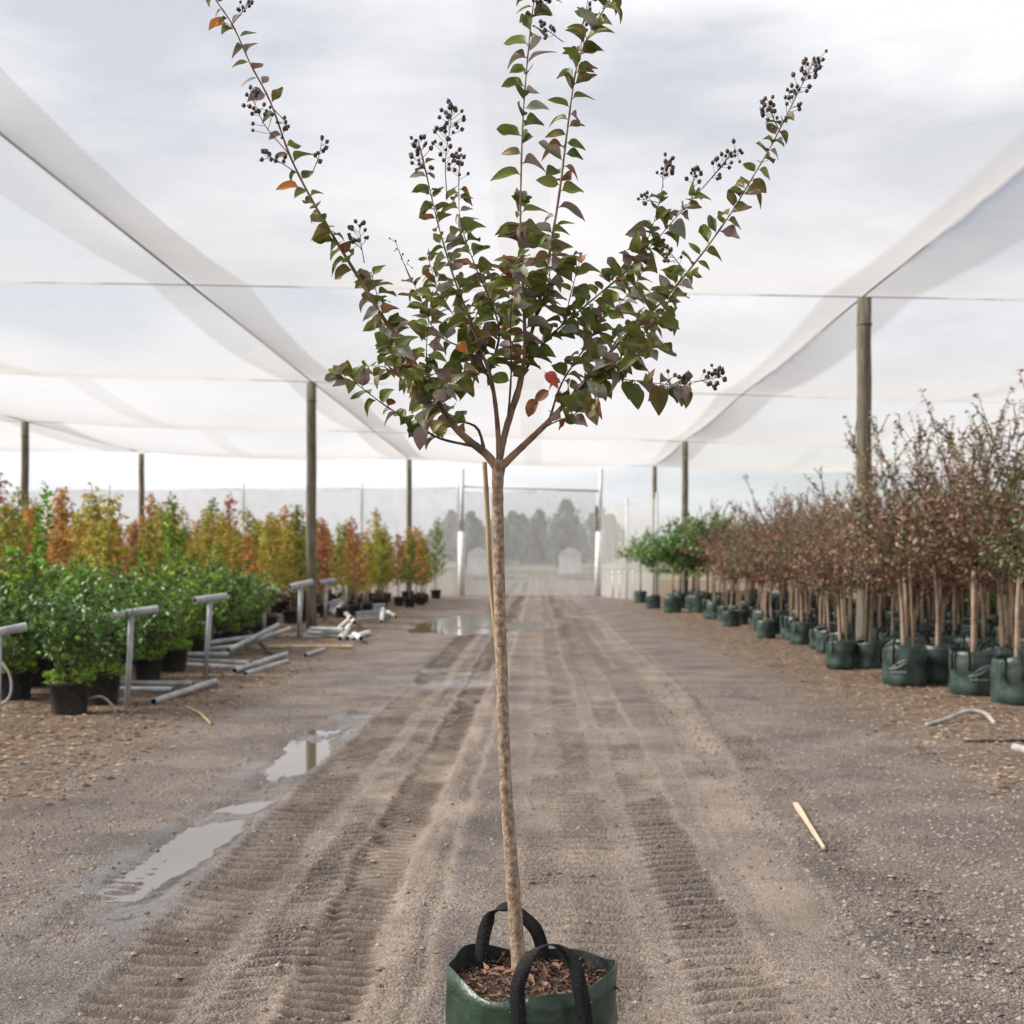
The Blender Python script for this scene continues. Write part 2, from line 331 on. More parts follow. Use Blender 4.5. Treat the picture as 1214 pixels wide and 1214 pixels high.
gme = np_mesh('ground', np.stack([X, Y, H], -1).reshape(-1, 3), fc, [gm], smooth=True)
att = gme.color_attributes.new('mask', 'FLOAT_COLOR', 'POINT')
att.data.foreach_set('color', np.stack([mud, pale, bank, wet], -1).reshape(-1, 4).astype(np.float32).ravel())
ground = tag(link('ground', gme), kind='structure')
t = gm.node_tree; b = t.nodes['Principled BSDF']; TL = t.links.new
tcn = N(t, 'ShaderNodeTexCoord')
at_ = N(t, 'ShaderNodeAttribute', attribute_name='mask'); sp = N(t, 'ShaderNodeSeparateColor'); TL(at_.outputs['Color'], sp.inputs[0])
def gn(scale, detail=5, rough=.6, stretch=None):
    n = N(t, 'ShaderNodeTexNoise'); n.inputs['Scale'].default_value = scale; n.inputs['Detail'].default_value = detail; n.inputs['Roughness'].default_value = rough
    if stretch:
        q = N(t, 'ShaderNodeMapping'); q.inputs['Scale'].default_value = stretch; TL(tcn.outputs['Object'], q.inputs[0]); TL(q.outputs[0], n.inputs['Vector'])
    else: TL(tcn.outputs['Object'], n.inputs['Vector'])
    return n.outputs['Fac']
def ramp(fac, a, ca, b_, cb):
    r = N(t, 'ShaderNodeValToRGB'); r.color_ramp.elements[0].position = a; r.color_ramp.elements[1].position = b_
    r.color_ramp.elements[0].color = (*ca, 1); r.color_ramp.elements[1].color = (*cb, 1); TL(fac, r.inputs[0]); return r.outputs[0]
def mix(f, a, b_, mode='MIX'):
    x = N(t, 'ShaderNodeMix', data_type='RGBA', blend_type=mode)
    if isinstance(f, float): x.inputs[0].default_value = f
    else: TL(f, x.inputs[0])
    TL(a, x.inputs[6]); TL(b_, x.inputs[7]); return x.outputs[2]
def mth(op, a, b_=None):
    x = N(t, 'ShaderNodeMath', operation=op)
    for i, q in enumerate((a, b_)):
        if q is None: continue
        if isinstance(q, (int, float)): x.inputs[i].default_value = q
        else: TL(q, x.inputs[i])
    return x.outputs[0]
base = ramp(gn(1.1, 6, .65), .36, (.118, .100, .091), .64, (.235, .200, .176))
grit = ramp(gn(150, 3, .7), .36, (.32, .31, .30), .66, (1.6, 1.58, 1.55))
fine = ramp(gn(170, 3, .7), .3, (.62, .61, .60), .7, (1.32, 1.31, 1.30))
vor = N(t, 'ShaderNodeTexVoronoi'); vor.inputs['Scale'].default_value = 85; TL(tcn.outputs['Object'], vor.inputs['Vector'])
peb = N(t, 'ShaderNodeSeparateColor'); TL(vor.outputs['Color'], peb.inputs[0])
pebc = ramp(peb.outputs[0], .05, (.40, .38, .37), .95, (1.65, 1.6, 1.55))
c = mix(.75, base, grit, 'MULTIPLY'); c = mix(.6, c, pebc, 'MULTIPLY')
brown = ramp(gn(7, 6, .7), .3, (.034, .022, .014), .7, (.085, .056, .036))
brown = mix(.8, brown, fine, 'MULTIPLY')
tan = ramp(gn(9, 6, .7), .3, (.36, .275, .205), .7, (.52, .42, .325)); tan = mix(.8, tan, fine, 'MULTIPLY')
c = mix(mth('MULTIPLY', sp.outputs[1], .55), c, tan)
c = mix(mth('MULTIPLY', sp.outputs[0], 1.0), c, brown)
bankc = ramp(gn(3.2, 7, .75), .34, (.075, .052, .036), .66, (.26, .18, .12)); bankc = mix(.7, bankc, grit, 'MULTIPLY')
c = mix(mth('MULTIPLY', sp.outputs[2], .95), c, bankc)
moss = mth('MULTIPLY', mth('GREATER_THAN', gn(1.7, 6, .75), .60), .20)
mossc = N(t, 'ShaderNodeRGB'); mossc.outputs[0].default_value = (.055, .062, .040, 1); c = mix(moss, c, mossc.outputs[0])
wetc = mix(.0, c, c); drk = N(t, 'ShaderNodeRGB'); drk.outputs[0].default_value = (.55, .53, .52, 1)
c = mix(mth('MULTIPLY', at_.outputs['Alpha'], 1.0), c, mix(1.0, c, drk.outputs[0], 'MULTIPLY'))
TL(c, b.inputs['Base Color'])
rg = mth('SUBTRACT', .92, mth('MULTIPLY', at_.outputs['Alpha'], .5)); rg = mth('SUBTRACT', rg, mth('MULTIPLY', sp.outputs[0], .12)); TL(rg, b.inputs['Roughness'])
b.inputs['Specular IOR Level'].default_value = .35
TL(mth('MULTIPLY', at_.outputs['Alpha'], mth('MULTIPLY', gn(16, 5, .7), 1.5)), b.inputs['Coat Weight']); b.inputs['Coat Roughness'].default_value = .16; b.inputs['Coat IOR'].default_value = 1.7
bh = mth('ADD', mth('MULTIPLY', gn(120, 4, .75), .7), mth('MULTIPLY', vor.outputs['Distance'], -.9)); bh = mth('ADD', bh, mth('MULTIPLY', gn(28, 4, .6), .8))
bp = N(t, 'ShaderNodeBump'); bp.inputs['Strength'].default_value = 1.0; bp.inputs['Distance'].default_value = .013; TL(bh, bp.inputs['Height']); TL(bp.outputs[0], b.inputs['Normal'])
TL(mth('SUBTRACT', 1.0, mth('MULTIPLY', mth('MINIMUM', mth('ADD', sp.outputs[0], sp.outputs[1]), 1.0), .65)), bp.inputs['Strength'])

# standing water: level sheets that meet the dips of the ground
wm = bpy.data.materials.new('puddle_water'); wm.use_nodes = True; b = wm.node_tree.nodes['Principled BSDF']
b.inputs['Base Color'].default_value = (.11, .085, .065, 1); b.inputs['Roughness'].default_value = .04; b.inputs['Specular IOR Level'].default_value = .65; b.inputs['IOR'].default_value = 2.0
def puddle(x0, x1, y0, y1, z):
    nx, ny = 60, 140; xs = np.linspace(x0, x1, nx); ys = np.linspace(y0, y1, ny); A, B = np.meshgrid(xs, ys)
    i = np.arange(nx * ny).reshape(ny, nx); f = np.stack([i[:-1, :-1], i[:-1, 1:], i[1:, 1:], i[1:, :-1]], -1).reshape(-1, 4)
    gf = ground_fields(A, B); hh = gf[0].ravel(); ww = np.asarray(gf[4]).ravel(); keep = (hh[f].min(1) < z + .004) & (ww[f].max(1) > .10)
    me = np_mesh('puddle', np.stack([A, B, A * 0 + z], -1).reshape(-1, 3), f[keep], [wm], smooth=True)
    tag(link('puddle', me), kind='structure')
puddle(-2.45, -1.62, 8.9, 13.0, -.016); puddle(-2.4, -1.62, 5.6, 9.3 - .45, -.021)
puddle(-3.3, .6, 27, 42, -.012)

# loose stones and litter, real pieces (too many to count)
def scatter_stones(n, name, pick, smin, smax, mats, seed, flat=.65):
    r = np.random.default_rng(seed); P = pick(r, n); h = ground_fields(P[:, 0], P[:, 1])[0]
    s = smin + (smax - smin) * r.random(len(P)) ** 3
    octa = np.array([[1, 0, 0], [-1, 0, 0], [0, 1, 0], [0, -1, 0], [0, 0, 1], [0, 0, -1]], float)
    V = octa[None] * (.6 + .8 * r.random((len(P), 6, 1))); ang = r.random(len(P)) * 6.28
    ca, sa = np.cos(ang), np.sin(ang); x = V[..., 0] * ca[:, None] - V[..., 1] * sa[:, None]; y = V[..., 0] * sa[:, None] + V[..., 1] * ca[:, None]
    V = np.stack([x, y * .8, V[..., 2] * flat], -1) * s[:, None, None] + np.stack([P[:, 0], P[:, 1], h + s * .12], -1)[:, None]
    tri = np.array([[0, 2, 4], [2, 1, 4], [1, 3, 4], [3, 0, 4], [2, 0, 5], [1, 2, 5], [3, 1, 5], [0, 3, 5]])
    Fc = (tri[None] + 6 * np.arange(len(P))[:, None, None]).reshape(-1, 3)
    return np_mesh(name, V.reshape(-1, 3), Fc, mats, np.repeat(r.integers(0, len(mats), len(P)), 8))
st = [mat('stone_a', (.15, .13, .115), None, .9), mat('stone_b', (.24, .21, .185), None, .9), mat('stone_c', (.30, .265, .235), None, .9), mat('stone_d', (.20, .15, .11), None, .9)]
def pk_gravel(r, n):
    y = 3.4 / (1 - r.random(n) * .80); x = r.uniform(-4.5, 4.6, n)
    p = np.where(x > 1.3, 1, np.where(x < -2.3, .55, .10)); k = r.random(n) < p * (np.abs(x) < .46 * y + .6); return np.stack([x[k], y[k]], 1)
tag(link('gravel', scatter_stones(120000, 'gravel', pk_gravel, .0035, .019, st, 3)), 'small loose grey and tan stones strewn over the road', 'gravel', kind='stuff')
ch = [mat('litter_a', (.16, .10, .06), None, .95), mat('litter_b', (.26, .18, .115), None, .95), mat('litter_c', (.085, .055, .038), None, .95), mat('litter_d', (.34, .25, .17), None, .95)]
def pk_litter(r, n):
    y = 8.5 / (1 - r.random(n) * .80); s = np.where(r.random(n) < .5, -1, 1); x = s * (3.0 + r.beta(1.7, 2.6, n) * 7.0); k = np.abs(x) < .46 * y + .6; return np.stack([x[k], y[k]], 1)
tag(link('leaf_litter', scatter_stones(30000, 'leaf_litter', pk_litter, .010, .042, ch, 4, .35)), 'brown fallen leaves and wood chips along the plant beds', 'leaf litter', kind='stuff')

# ---------------------------------------------------------------- shade-cloth roof, cables, posts
KZ = 5.8
CAB = [(-27, -25.5), (-15.5, -14.5), (-3.8, -3.2), (8, 8.6), (19.6, 20.5), (30.2, 32.6), (42, 45.3), (53.2, 57.0)]
ROWS = [-25.4, -15.3, -5.25, 5.15, 15.4, 25.6]
def caby(i, x): l, r = CAB[i]; return l + (x + 5.25) / 10.4 * (r - l)
def cloth_z(j, u, v, seed):
    e = 4 * u * (1 - u)
    s = .46 * 4 * v * (1 - v) * (.10 + .90 * e ** .6) + .07 * e * (1 - .6 * 4 * v * (1 - v))
    return KZ - s
roof = tag(empty('shade_cloth_roof', (0, 20, KZ)), 'sagging white shade cloth roof stretched over cables between the tall posts', 'shade roof')
def lp(o, p): o.parent = p; o.matrix_parent_inverse = Matrix.Translation(p.location).inverted(); return o
for j in range(len(ROWS) - 1):
    for i in range(len(CAB) - 1):
        nx, ny = 36, 34; U, V = np.meshgrid(np.linspace(0, 1, nx), np.linspace(0, 1, ny))
        xx = ROWS[j] + U * (ROWS[j + 1] - ROWS[j]); l = np.array([[caby(i, x) for x in xx[0]]]); r_ = np.array([[caby(i + 1, x) for x in xx[0]]])
        yy = l + V * (r_ - l); wr = .035 * (fbm(xx * .9 + i * 7, yy * 2.2 + j * 5, 200) - .5) * 4 * V * (1 - V) + .018 * np.sin(xx * 5 + j) * V ** 6 * 4 * U * (1 - U)
        zz = cloth_z(j, U, V, 0) + wr
        ix = np.arange(nx * ny).reshape(ny, nx); f = np.stack([ix[:-1, :-1], ix[:-1, 1:], ix[1:, 1:], ix[1:, :-1]], -1).reshape(-1, 4)
        o = link('cloth_panel', np_mesh('cloth_panel', np.stack([xx, yy, zz], -1).reshape(-1, 3), f, [cloth_m], smooth=True)); lp(o, roof)
# doubled strips of cloth where two widths overlap: along each row of posts and along the middle of each bay
def strip(x0, x1, sm=None):
    j = max(k for k in range(len(ROWS) - 1) if ROWS[k] <= (x0 + x1) / 2)
    for i in range(2, len(CAB) - 1):
        nx, ny = 6, 34; U, V = np.meshgrid(np.linspace(x0, x1, nx), np.linspace(0, 1, ny)); u = (U - ROWS[j]) / (ROWS[j + 1] - ROWS[j])
        l = np.vectorize(lambda x: caby(i, x))(U); r_ = np.vectorize(lambda x: caby(i + 1, x))(U); yy = l + V * (r_ - l)
        zz = cloth_z(j, u, V, 0) + .035 * (fbm(U * .9 + i * 7, yy * 2.2 + j * 5, 200) - .5) * 4 * V * (1 - V) + .03
        ix = np.arange(nx * ny).reshape(ny, nx); f = np.stack([ix[:-1, :-1], ix[:-1, 1:], ix[1:, 1:], ix[1:, :-1]], -1).reshape(-1, 4)
        lp(link('cloth_overlap', np_mesh('cloth_overlap', np.stack([U, yy, zz], -1).reshape(-1, 3), f, [sm or strip_m], smooth=True)), roof)
for x in (-15.3, -5.25, 5.15): strip(x + .02, x + .85); strip(x - .62, x - .02)
for x in (-10.6, -.42): strip(x - .05, x + .55, seam_m)
strip(9.9, 10.5, seam_m)
for x in ROWS[1:-1]:
    m = MB(); m.tube([(x, -5, KZ - .02), (x, 25, KZ - .02), (x, caby(len(CAB) - 1, x), KZ - .02)], .016, 6); lp(m.build('long_cable', wire_m), roof)
for i in range(2, len(CAB)):
    m = MB(); m.tube([(x, caby(i, x), KZ - .035) for x in (ROWS[0], ROWS[-1])], .009, 6); lp(m.build('cross_cable', cord_m), roof)

def post(x, y, r, label, grp=None):
    m = MB(); n = 9
    pts = [(x + random.uniform(-.012, .012), y, -.1 + (KZ + .02 - .04) * k / n) for k in range(n + 1)]
    pts[-1] = (x, y, KZ - .06); m.tube(pts, [r * (1.06 - .12 * k / n) for k in range(n + 1)], 14)
    root = empty('timber_post', (x, y, 0)); lp(m.build('pole', post_m), root)
    c = MB(); c.tube([(x, y, KZ - .5), (x, y, KZ - .46)], r * 1.02, 12); lp(c.build('wire_tie', wire_m), root)
    return tag(root, label, 'post', grp)
post(5.15, 20.45, .118, 'thick weathered timber post rising among the red-brown potted trees')
post(5.15, 45.3, .112, 'slim timber post behind the green trees in bags, second from the gate', )
post(5.15, 57.0, .105, 'timber post beside the right gate pole behind the green potted trees')
post(-5.25, 30.2, .118, 'tall timber post rising from the front edge of the autumn coloured trees')
post(-5.25, 53.2, .11, 'timber post at the far end of the autumn trees near the gate')
post(-15.3, 38.8, .115, 'timber post beside bright green shoots, far back among the autumn trees')
post(-15.3, 50.2, .11, 'timber post at the back of the autumn trees, between two taller orange ones')

# end screens and gate
def net_wall(name, pts, ztop, label, posts=True, zb=.02, nm_=None):
    root = empty(name, (pts[0][0], pts[0][1], 0))
    for (x0, y0), (x1, y1) in zip(pts[:-1], pts[1:]):
        m = MB(); nx, nz = 14, 8; vs = []
        for a in range(nx + 1):
            for k in range(nz + 1):
                s = a / nx; vs.append((x0 + (x1 - x0) * s, y0 + (y1 - y0) * s + .05 * math.sin(a * 1.7 + k), zb + (ztop - .05 * math.sin(math.pi * s) - zb) * k / nz))
        m.add(vs, [(a * (nz + 1) + k, (a + 1) * (nz + 1) + k, (a + 1) * (nz + 1) + k + 1, a * (nz + 1) + k + 1) for a in range(nx) for k in range(nz)])
        lp(m.build('net_panel', nm_ or net_m), root)
        c = MB(); c.tube([(x0, y0 - .03, ztop), (x1, y1 - .03, ztop)], .014, 6); lp(c.build('top_wire', steel_m), root)
    if posts:
        for (x, y) in pts:
            m = MB(); m.tube([(x, y + .06, 0), (x, y + .06, ztop + .25)], .055, 8); lp(m.build('screen_post', steel_m), root)
    return tag(root, label, 'screen')
GY = 58.6
gl, gr_ = (547 - VX) * GY / F, (708 - VX) * GY / F
net_wall('screen_wall', [(-34, GY + 4), (-27, GY + 3), (-20, GY + 2), (-13.5, GY + 1), (-8, GY + .5), (gl - .15, GY + .1)], 4.9, 'long white net screen closing the far end behind the autumn trees')
net_wall('screen_wall', [(gr_ + .12, GY), (3.7, 53.5), (4.55, 49.4)], 3.95, 'short white net screen running from the gate towards the green bagged trees', nm_=thin_net_m)
net_wall('screen_wall', [(gl + .1, GY + .25), (0, GY + .3), (gr_ - .05, GY + .25)], 4.75, 'pale net screen hung between the gate poles at end of road', False)
g = empty('gate_frame', ((gl + gr_) / 2, GY, 0))
for x, tl in ((gl, .05), (gr_, .18)):
    m = MB(); m.tube([(x, GY - .1, 0), (x + tl * .5, GY - .1, 2.9)], .15, 10); lp(m.build('gate_pole', white_post_m), g)
    m = MB(); m.tube([(x + tl * .5, GY - .1, 2.9), (x + tl, GY - .1, 5.75)], .085, 10); lp(m.build('pole_extension', steel_m), g)
m = MB(); m.tube([(gl, GY - .1, 4.95), (gr_ + .15, GY - .1, 4.75)], .05, 8); lp(m.build('crossbar', steel_m), g)
tag(g, 'white gate poles with a high grey crossbar at end of road', 'gate')

# far country behind the net: low rise, trees, sheds
m = MB(); nx = 60; vs = []
for a in range(nx + 1):
    x = -260 + 520 * a / nx
    for k, (y, z) in enumerate(((95, -.6), (150, 1.6), (230, 4.4), (320, 5 + 1.6 * math.sin(a * .5) + 1.2 * math.sin(a * 1.3)), (420, 2), (430, -6))): vs.append((x, y, z))
m.add(vs, [(a * 6 + k, (a + 1) * 6 + k, (a + 1) * 6 + k + 1, a * 6 + k + 1) for a in range(nx) for k in range(5)])
tag(m.build('hills', mat('dry_grass_hill', (.10, .11, .06), (.17, .16, .095), .95, .05, 5)), kind='structure')

# ---------------------------------------------------------------- foliage in bulk
TPL = np.array([[0, 0, 0], [-.30, .45, .06], [0, .5, -.02], [.30, .45, .06], [0, 1, -.10]]); TRI = np.array([[0, 2, 1], [0, 3, 2], [1, 2, 4], [2, 3, 4]])
def bulk_leaves(P, D, size, r, width=1.0, up=(0, 0, 1), nj=.5):
    """P base points, D directions; returns verts, tris"""
    P = np.asarray(P); D = np.asarray(D); D = D / np.linalg.norm(D, axis=1, keepdims=True); n = len(P)
    U = np.asarray(up) + r.normal(0, nj, (n, 3)); S = np.cross(D, U); S /= np.linalg.norm(S, axis=1, keepdims=True) + 1e-9; Nn = np.cross(S, D)
    s = np.asarray(size).reshape(n, 1, 1)
    V = P[:, None] + s * (TPL[None, :, 0:1] * width * S[:, None] + TPL[None, :, 1:2] * D[:, None] + TPL[None, :, 2:3] * Nn[:, None])
    return V.reshape(-1, 3), (TRI[None] + 5 * np.arange(n)[:, None, None]).reshape(-1, 3)
def arc(p0, d0, length, bend, n, r, wob=.05):
    p = Vector(p0); d = Vector(d0).normalized(); pts = [p.copy()]
    for i in range(n):
        d = (d + Vector(bend) / n + Vector(r.normal(0, wob, 3))).normalized(); p = p + d * length / n; pts.append(p.copy())
    return pts
def along(pts, s):
    k = min(int(s * (len(pts) - 1)), len(pts) - 2); f = s * (len(pts) - 1) - k
    return pts[k].lerp(pts[k + 1], f), (pts[k + 1] - pts[k]).normalized()
def crown_mesh(name, shoots, r, lmat, spacing, lsize, width, tw=.004, start=.1, droop=-.2, nj=.5, up=(0, 0, 1)):
    P = []; D = []; S = []; mb = MB()
    for pts, dens, sz in shoots:
        ln = sum((b_ - a).length for a, b_ in zip(pts[:-1], pts[1:])); n = max(2, int(ln / spacing * dens))
        mb.tube(pts, [tw * (1.7 - 1.3 * k / (len(pts) - 1)) for k in range(len(pts))], 4, 0, False)
        for k in range(n):
            s = start + (1 - start) * (k + r.random()) / n; p, d = along(pts, min(s, .999)); o = d.orthogonal().normalized()
            o = Matrix.Rotation(r.random() * 6.283, 3, d) @ o; v = o + d * .45 + Vector((0, 0, droop + r.normal(0, .2)))
            P.append(p); D.append(v); S.append(lsize * sz * (.6 + .7 * r.random()))
    V, T = bulk_leaves([tuple(p) for p in P], [tuple(d) for d in D], S, r, width, nj=nj, up=up)
    tv = np.array(mb.v); tq = np.array(mb.f); tt = np.concatenate([tq[:, [0, 1, 2]], tq[:, [0, 2, 3]]])
    return np_mesh(name, np.concatenate([tv, V]), np.concatenate([tt, T + len(tv)]), [twig_m, lmat], np.concatenate([np.zeros(len(tt)), np.ones(len(T))]))

def bag_mesh(name, r, rad, hgt, m, n=40):
    ph = r.random(8) * 6.28
    def fn(p, j, t_):
        w_ = 1 + .026 * math.sin(3 * t_ + ph[0] + p.z * 5) + .016 * math.sin(7 * t_ + ph[1] - p.z * 14) + .010 * math.sin(11 * t_ + 23 * p.z + ph[2])
        w_ += .05 * max(0, p.z / hgt - .8) * math.sin(2 * t_ + ph[3]) * 2
        dz = (.016 * math.sin(2 * t_ + ph[4]) + .010 * math.sin(5 * t_ + ph[5])) if p.z > hgt * .9 else 0
        return Vector((p.x * w_, p.y * w_, p.z + dz))
    mb = MB(); pr = [(0.02, .004), (rad * .90, 0), (rad * .97, .02)] + [(rad * (.98 + .05 * math.sin(k * 1.3) * .4 + .02 * k / 9), .02 + (hgt - .02) * k / 9) for k in range(1, 10)]
    top = pr[-1]; pr += [(top[0] - .006, top[1] - .001), (top[0] - .014, hgt * .9 - .02), (top[0] - .02, hgt * .78)]
    mb.lathe(pr[:-2], n, 0, fn); mb.lathe(pr[-3:], n, 1, fn); return mb.mesh(name, [m, bag_inner_m])
def ribbon(mb, pts, width_dir, wd, th=.004):
    pts = [Vector(p) for p in pts]; n = len(pts); vs = []
    for i, p in enumerate(pts):
        d = (pts[min(i + 1, n - 1)] - pts[max(i - 1, 0)]).normalized(); wv = Vector(width_dir[i] if isinstance(width_dir, list) else width_dir)
        wv = (wv - d * wv.dot(d)).normalized(); nv = d.cross(wv)
        for a, b_ in ((-1, -1), (1, -1), (1, 1), (-1, 1)): vs.append(p + wv * a * wd / 2 + nv * b_ * th / 2)
    fs = [(i * 4 + k, i * 4 + (k + 1) % 4, (i + 1) * 4 + (k + 1) % 4, (i + 1) * 4 + k) for i in range(n - 1) for k in range(4)] + [(3, 2, 1, 0), tuple((n - 1) * 4 + k for k in range(4))]
    mb.add(vs, fs)
def spline(pts, n):
    pts = [Vector(p) for p in pts]; P = [pts[0] * 2 - pts[1]] + pts + [pts[-1] * 2 - pts[-2]]; out = []
    segs = len(pts) - 1
    for i in range(n + 1):
        s = i / n * segs; k = min(int(s), segs - 1); f = s - k; a, b_, c_, d = P[k:k + 4]
        out.append(.5 * ((2 * b_) + (c_ - a) * f + (2 * a - 5 * b_ + 4 * c_ - d) * f * f + (3 * b_ - a - 3 * c_ + d) * f ** 3))
    return out

# ---------------------------------------------------------------- nursery plants
def emblem(parent, rad, z, ang):
    mb = MB()
    def onto(u, v):   # wrap a flat drawing on the bag's side
        a = ang + u / rad; return Vector((math.cos(a) * (rad * 1.045), math.sin(a) * (rad * 1.045), z + v))
    for k in (1, .6):
        ribbon(mb, [onto(.075 * k * math.cos(t_) + .01 + .03 * math.sin(t_) * k, .042 * k * math.sin(t_) + .03 * k * math.cos(t_)) for t_ in [i * .3307 for i in range(20)]], (math.cos(ang), math.sin(ang), 0), .004, .010)
    ribbon(mb, [onto(-.10 + .02 * i, -.05 + .004 * i * i * .3) for i in range(6)], (math.cos(ang), math.sin(ang), 0), .004, .010)
    for i in range(7):
        ribbon(mb, [onto(-.08 + i * .024, -.085), onto(-.08 + i * .024 + .014, -.085)], (math.cos(ang), math.sin(ang), 0), .004, .016 if i % 2 else .022)
    return mb.build('printed_emblem', emblem_m, parent)
def crepe(v):
    r = np.random.default_rng(500 + v); root = empty('potted_tree')
    link('planter_bag', bag_mesh('planter_bag', r, .235, .44, bagfar_m, 28), root)
    d = MB(); d.lathe([(0.001, .375), (.12, .385), (.21, .365)], 18); d.build('potting_mix', mulch_m, root)
    for s in (-1, 1):
        h = MB(); a = r.random() * .5 + (.6 if s > 0 else 3.6); u = Vector((math.cos(a), math.sin(a), 0)); q = Vector((-u.y, u.x, 0)); lean = r.uniform(-.05, .12)
        ribbon(h, spline([u * .245 - q * .09 + Vector((0, 0, .25)), u * .245 - q * .085 + Vector((0, 0, .43)), u * (.22 - lean) + Vector((0, 0, .43 + r.uniform(.07, .14))), u * .245 + q * .085 + Vector((0, 0, .43)), u * .245 + q * .09 + Vector((0, 0, .25))], 10), u, .035); h.build('handle', strap_m, root)
    ht = r.uniform(1.15, 1.75); lean = r.normal(0, .05, 2); top = Vector((lean[0], lean[1], ht))
    tr = MB(); tr.tube(spline([(0, 0, .34), (lean[0] * .3 + r.normal(0, .02), r.normal(0, .02), .9), top], 8), [.030 - .010 * k / 8 for k in range(9)], 8)
    tr.build('trunk', fartrunk_m, root)
    if v % 2: sk = MB(); sk.tube([(.09, -.06, .3), (.05 + r.normal(0, .05), -.05, ht + r.uniform(-.1, .3))], .012, 6); sk.build('stake', bamboo_m, root)
    sh = []; n1 = 9
    for k in range(n1):
        a = k * 2.4 + r.random(); el_ = r.uniform(.3, 1.25); dr = Vector((math.cos(a) * math.cos(el_), math.sin(a) * math.cos(el_), math.sin(el_)))
        ln = r.uniform(.6, 1.2); m_ = arc(top - Vector((0, 0, r.uniform(0, .2))), dr, ln, (0, 0, .25), 7, r, .07); sh.append((m_, 1.0, 1.0))
        for q in range(5):
            p, dd = along(m_, r.uniform(.15, .9)); o = Matrix.Rotation(r.random() * 6.28, 3, dd) @ dd.orthogonal().normalized()
            sh.append((arc(p, o + dd * .7 + Vector((0, 0, .15)), r.uniform(.22, .65), (0, 0, .2), 4, r, .12), .85, .95))
    for k in range(8):
        a = k * 1.3 + r.random() * 2; el_ = r.uniform(.75, 1.4); dr = Vector((math.cos(a) * math.cos(el_), math.sin(a) * math.cos(el_), math.sin(el_)))
        m_ = arc(top, dr, r.uniform(1.2, 2.0), (0, 0, .1), 9, r, .05); sh.append((m_, .75, .85))
        for q in range(3):
            p, dd = along(m_, r.uniform(.45, .95)); o = Matrix.Rotation(r.random() * 6.28, 3, dd) @ dd.orthogonal().normalized()
            sh.append((arc(p, o * .6 + dd, r.uniform(.15, .3), (0, 0, .2), 3, r, .08), .9, .7))
    link('crown', crown_mesh('crown', sh, r, crape_leaf, .020, .062, 1.05, .005, .06, -.25, .6), root)
    return root
def pot_mesh(r, rad=.21, h=.36):
    mb = MB(); mb.lathe([(.02, .002), (rad * .82, 0), (rad * .84, .02), (rad * .97, h - .05), (rad * 1.04, h - .045), (rad * 1.05, h), (rad * 1.0, h), (rad * .94, h - .05)], 24); return mb.mesh('pot', blackpot_m)
def weeds(root, r, n, rad, h):
    P = []; D = []
    for k in range(n):
        a = r.random() * 6.28; q = rad * math.sqrt(r.random()); P.append((q * math.cos(a), q * math.sin(a), h + r.random() * .14)); D.append((math.cos(a) + r.normal(0, .5), math.sin(a) + r.normal(0, .5), r.uniform(-.2, 1)))
    V, T = bulk_leaves(P, D, .03 + .05 * r.random(n), r, 1.3); o = link('weeds', np_mesh('weeds', V, T, [weed_leaf]), root); o['kind'] = 'stuff'; return o
def shrub(v, tall=False, weed=True):
    r = np.random.default_rng(700 + v); root = empty('potted_shrub'); link('pot', pot_mesh(r), root)
    d = MB(); d.lathe([(.001, .315), (.19, .308)], 16); d.build('potting_mix', mulch_m, root)
    sh = []; stem = MB()
    for k in range(11):
        a = k * 2.4; el_ = r.uniform(.75, 1.45); dr = Vector((math.cos(a) * math.cos(el_), math.sin(a) * math.cos(el_), math.sin(el_)))
        m_ = arc((math.cos(a) * .03, math.sin(a) * .03, .32), dr, r.uniform(.75, 1.2), (0, 0, .25), 7, r, .07); sh.append((m_, .9, 1)); stem.tube(m_[:4], [.011, .009, .008, .006], 5)
        for q in range(7):
            p, dd = along(m_, r.uniform(.25, .95)); o = Matrix.Rotation(r.random() * 6.28, 3, dd) @ dd.orthogonal().normalized()
            sh.append((arc(p, o + dd * .8, r.uniform(.15, .38), (0, 0, .3), 3, r, .08), 1, 1))
    if tall:
        for k in range(3): sh.append((arc((.05 * k, .03, .9), (r.normal(0, .08), r.normal(0, .08), 1), r.uniform(1.0, 1.45), (0, 0, .3), 8, r, .03), 2.2, 1.0))
    stem.build('stems', twig_m, root)
    link('foliage', crown_mesh('foliage', sh, r, shrub_leaf, .026, .085, .85, .005, .15, .15, .5), root)
    if weed: weeds(root, r, 260, .235, .31)
    return root
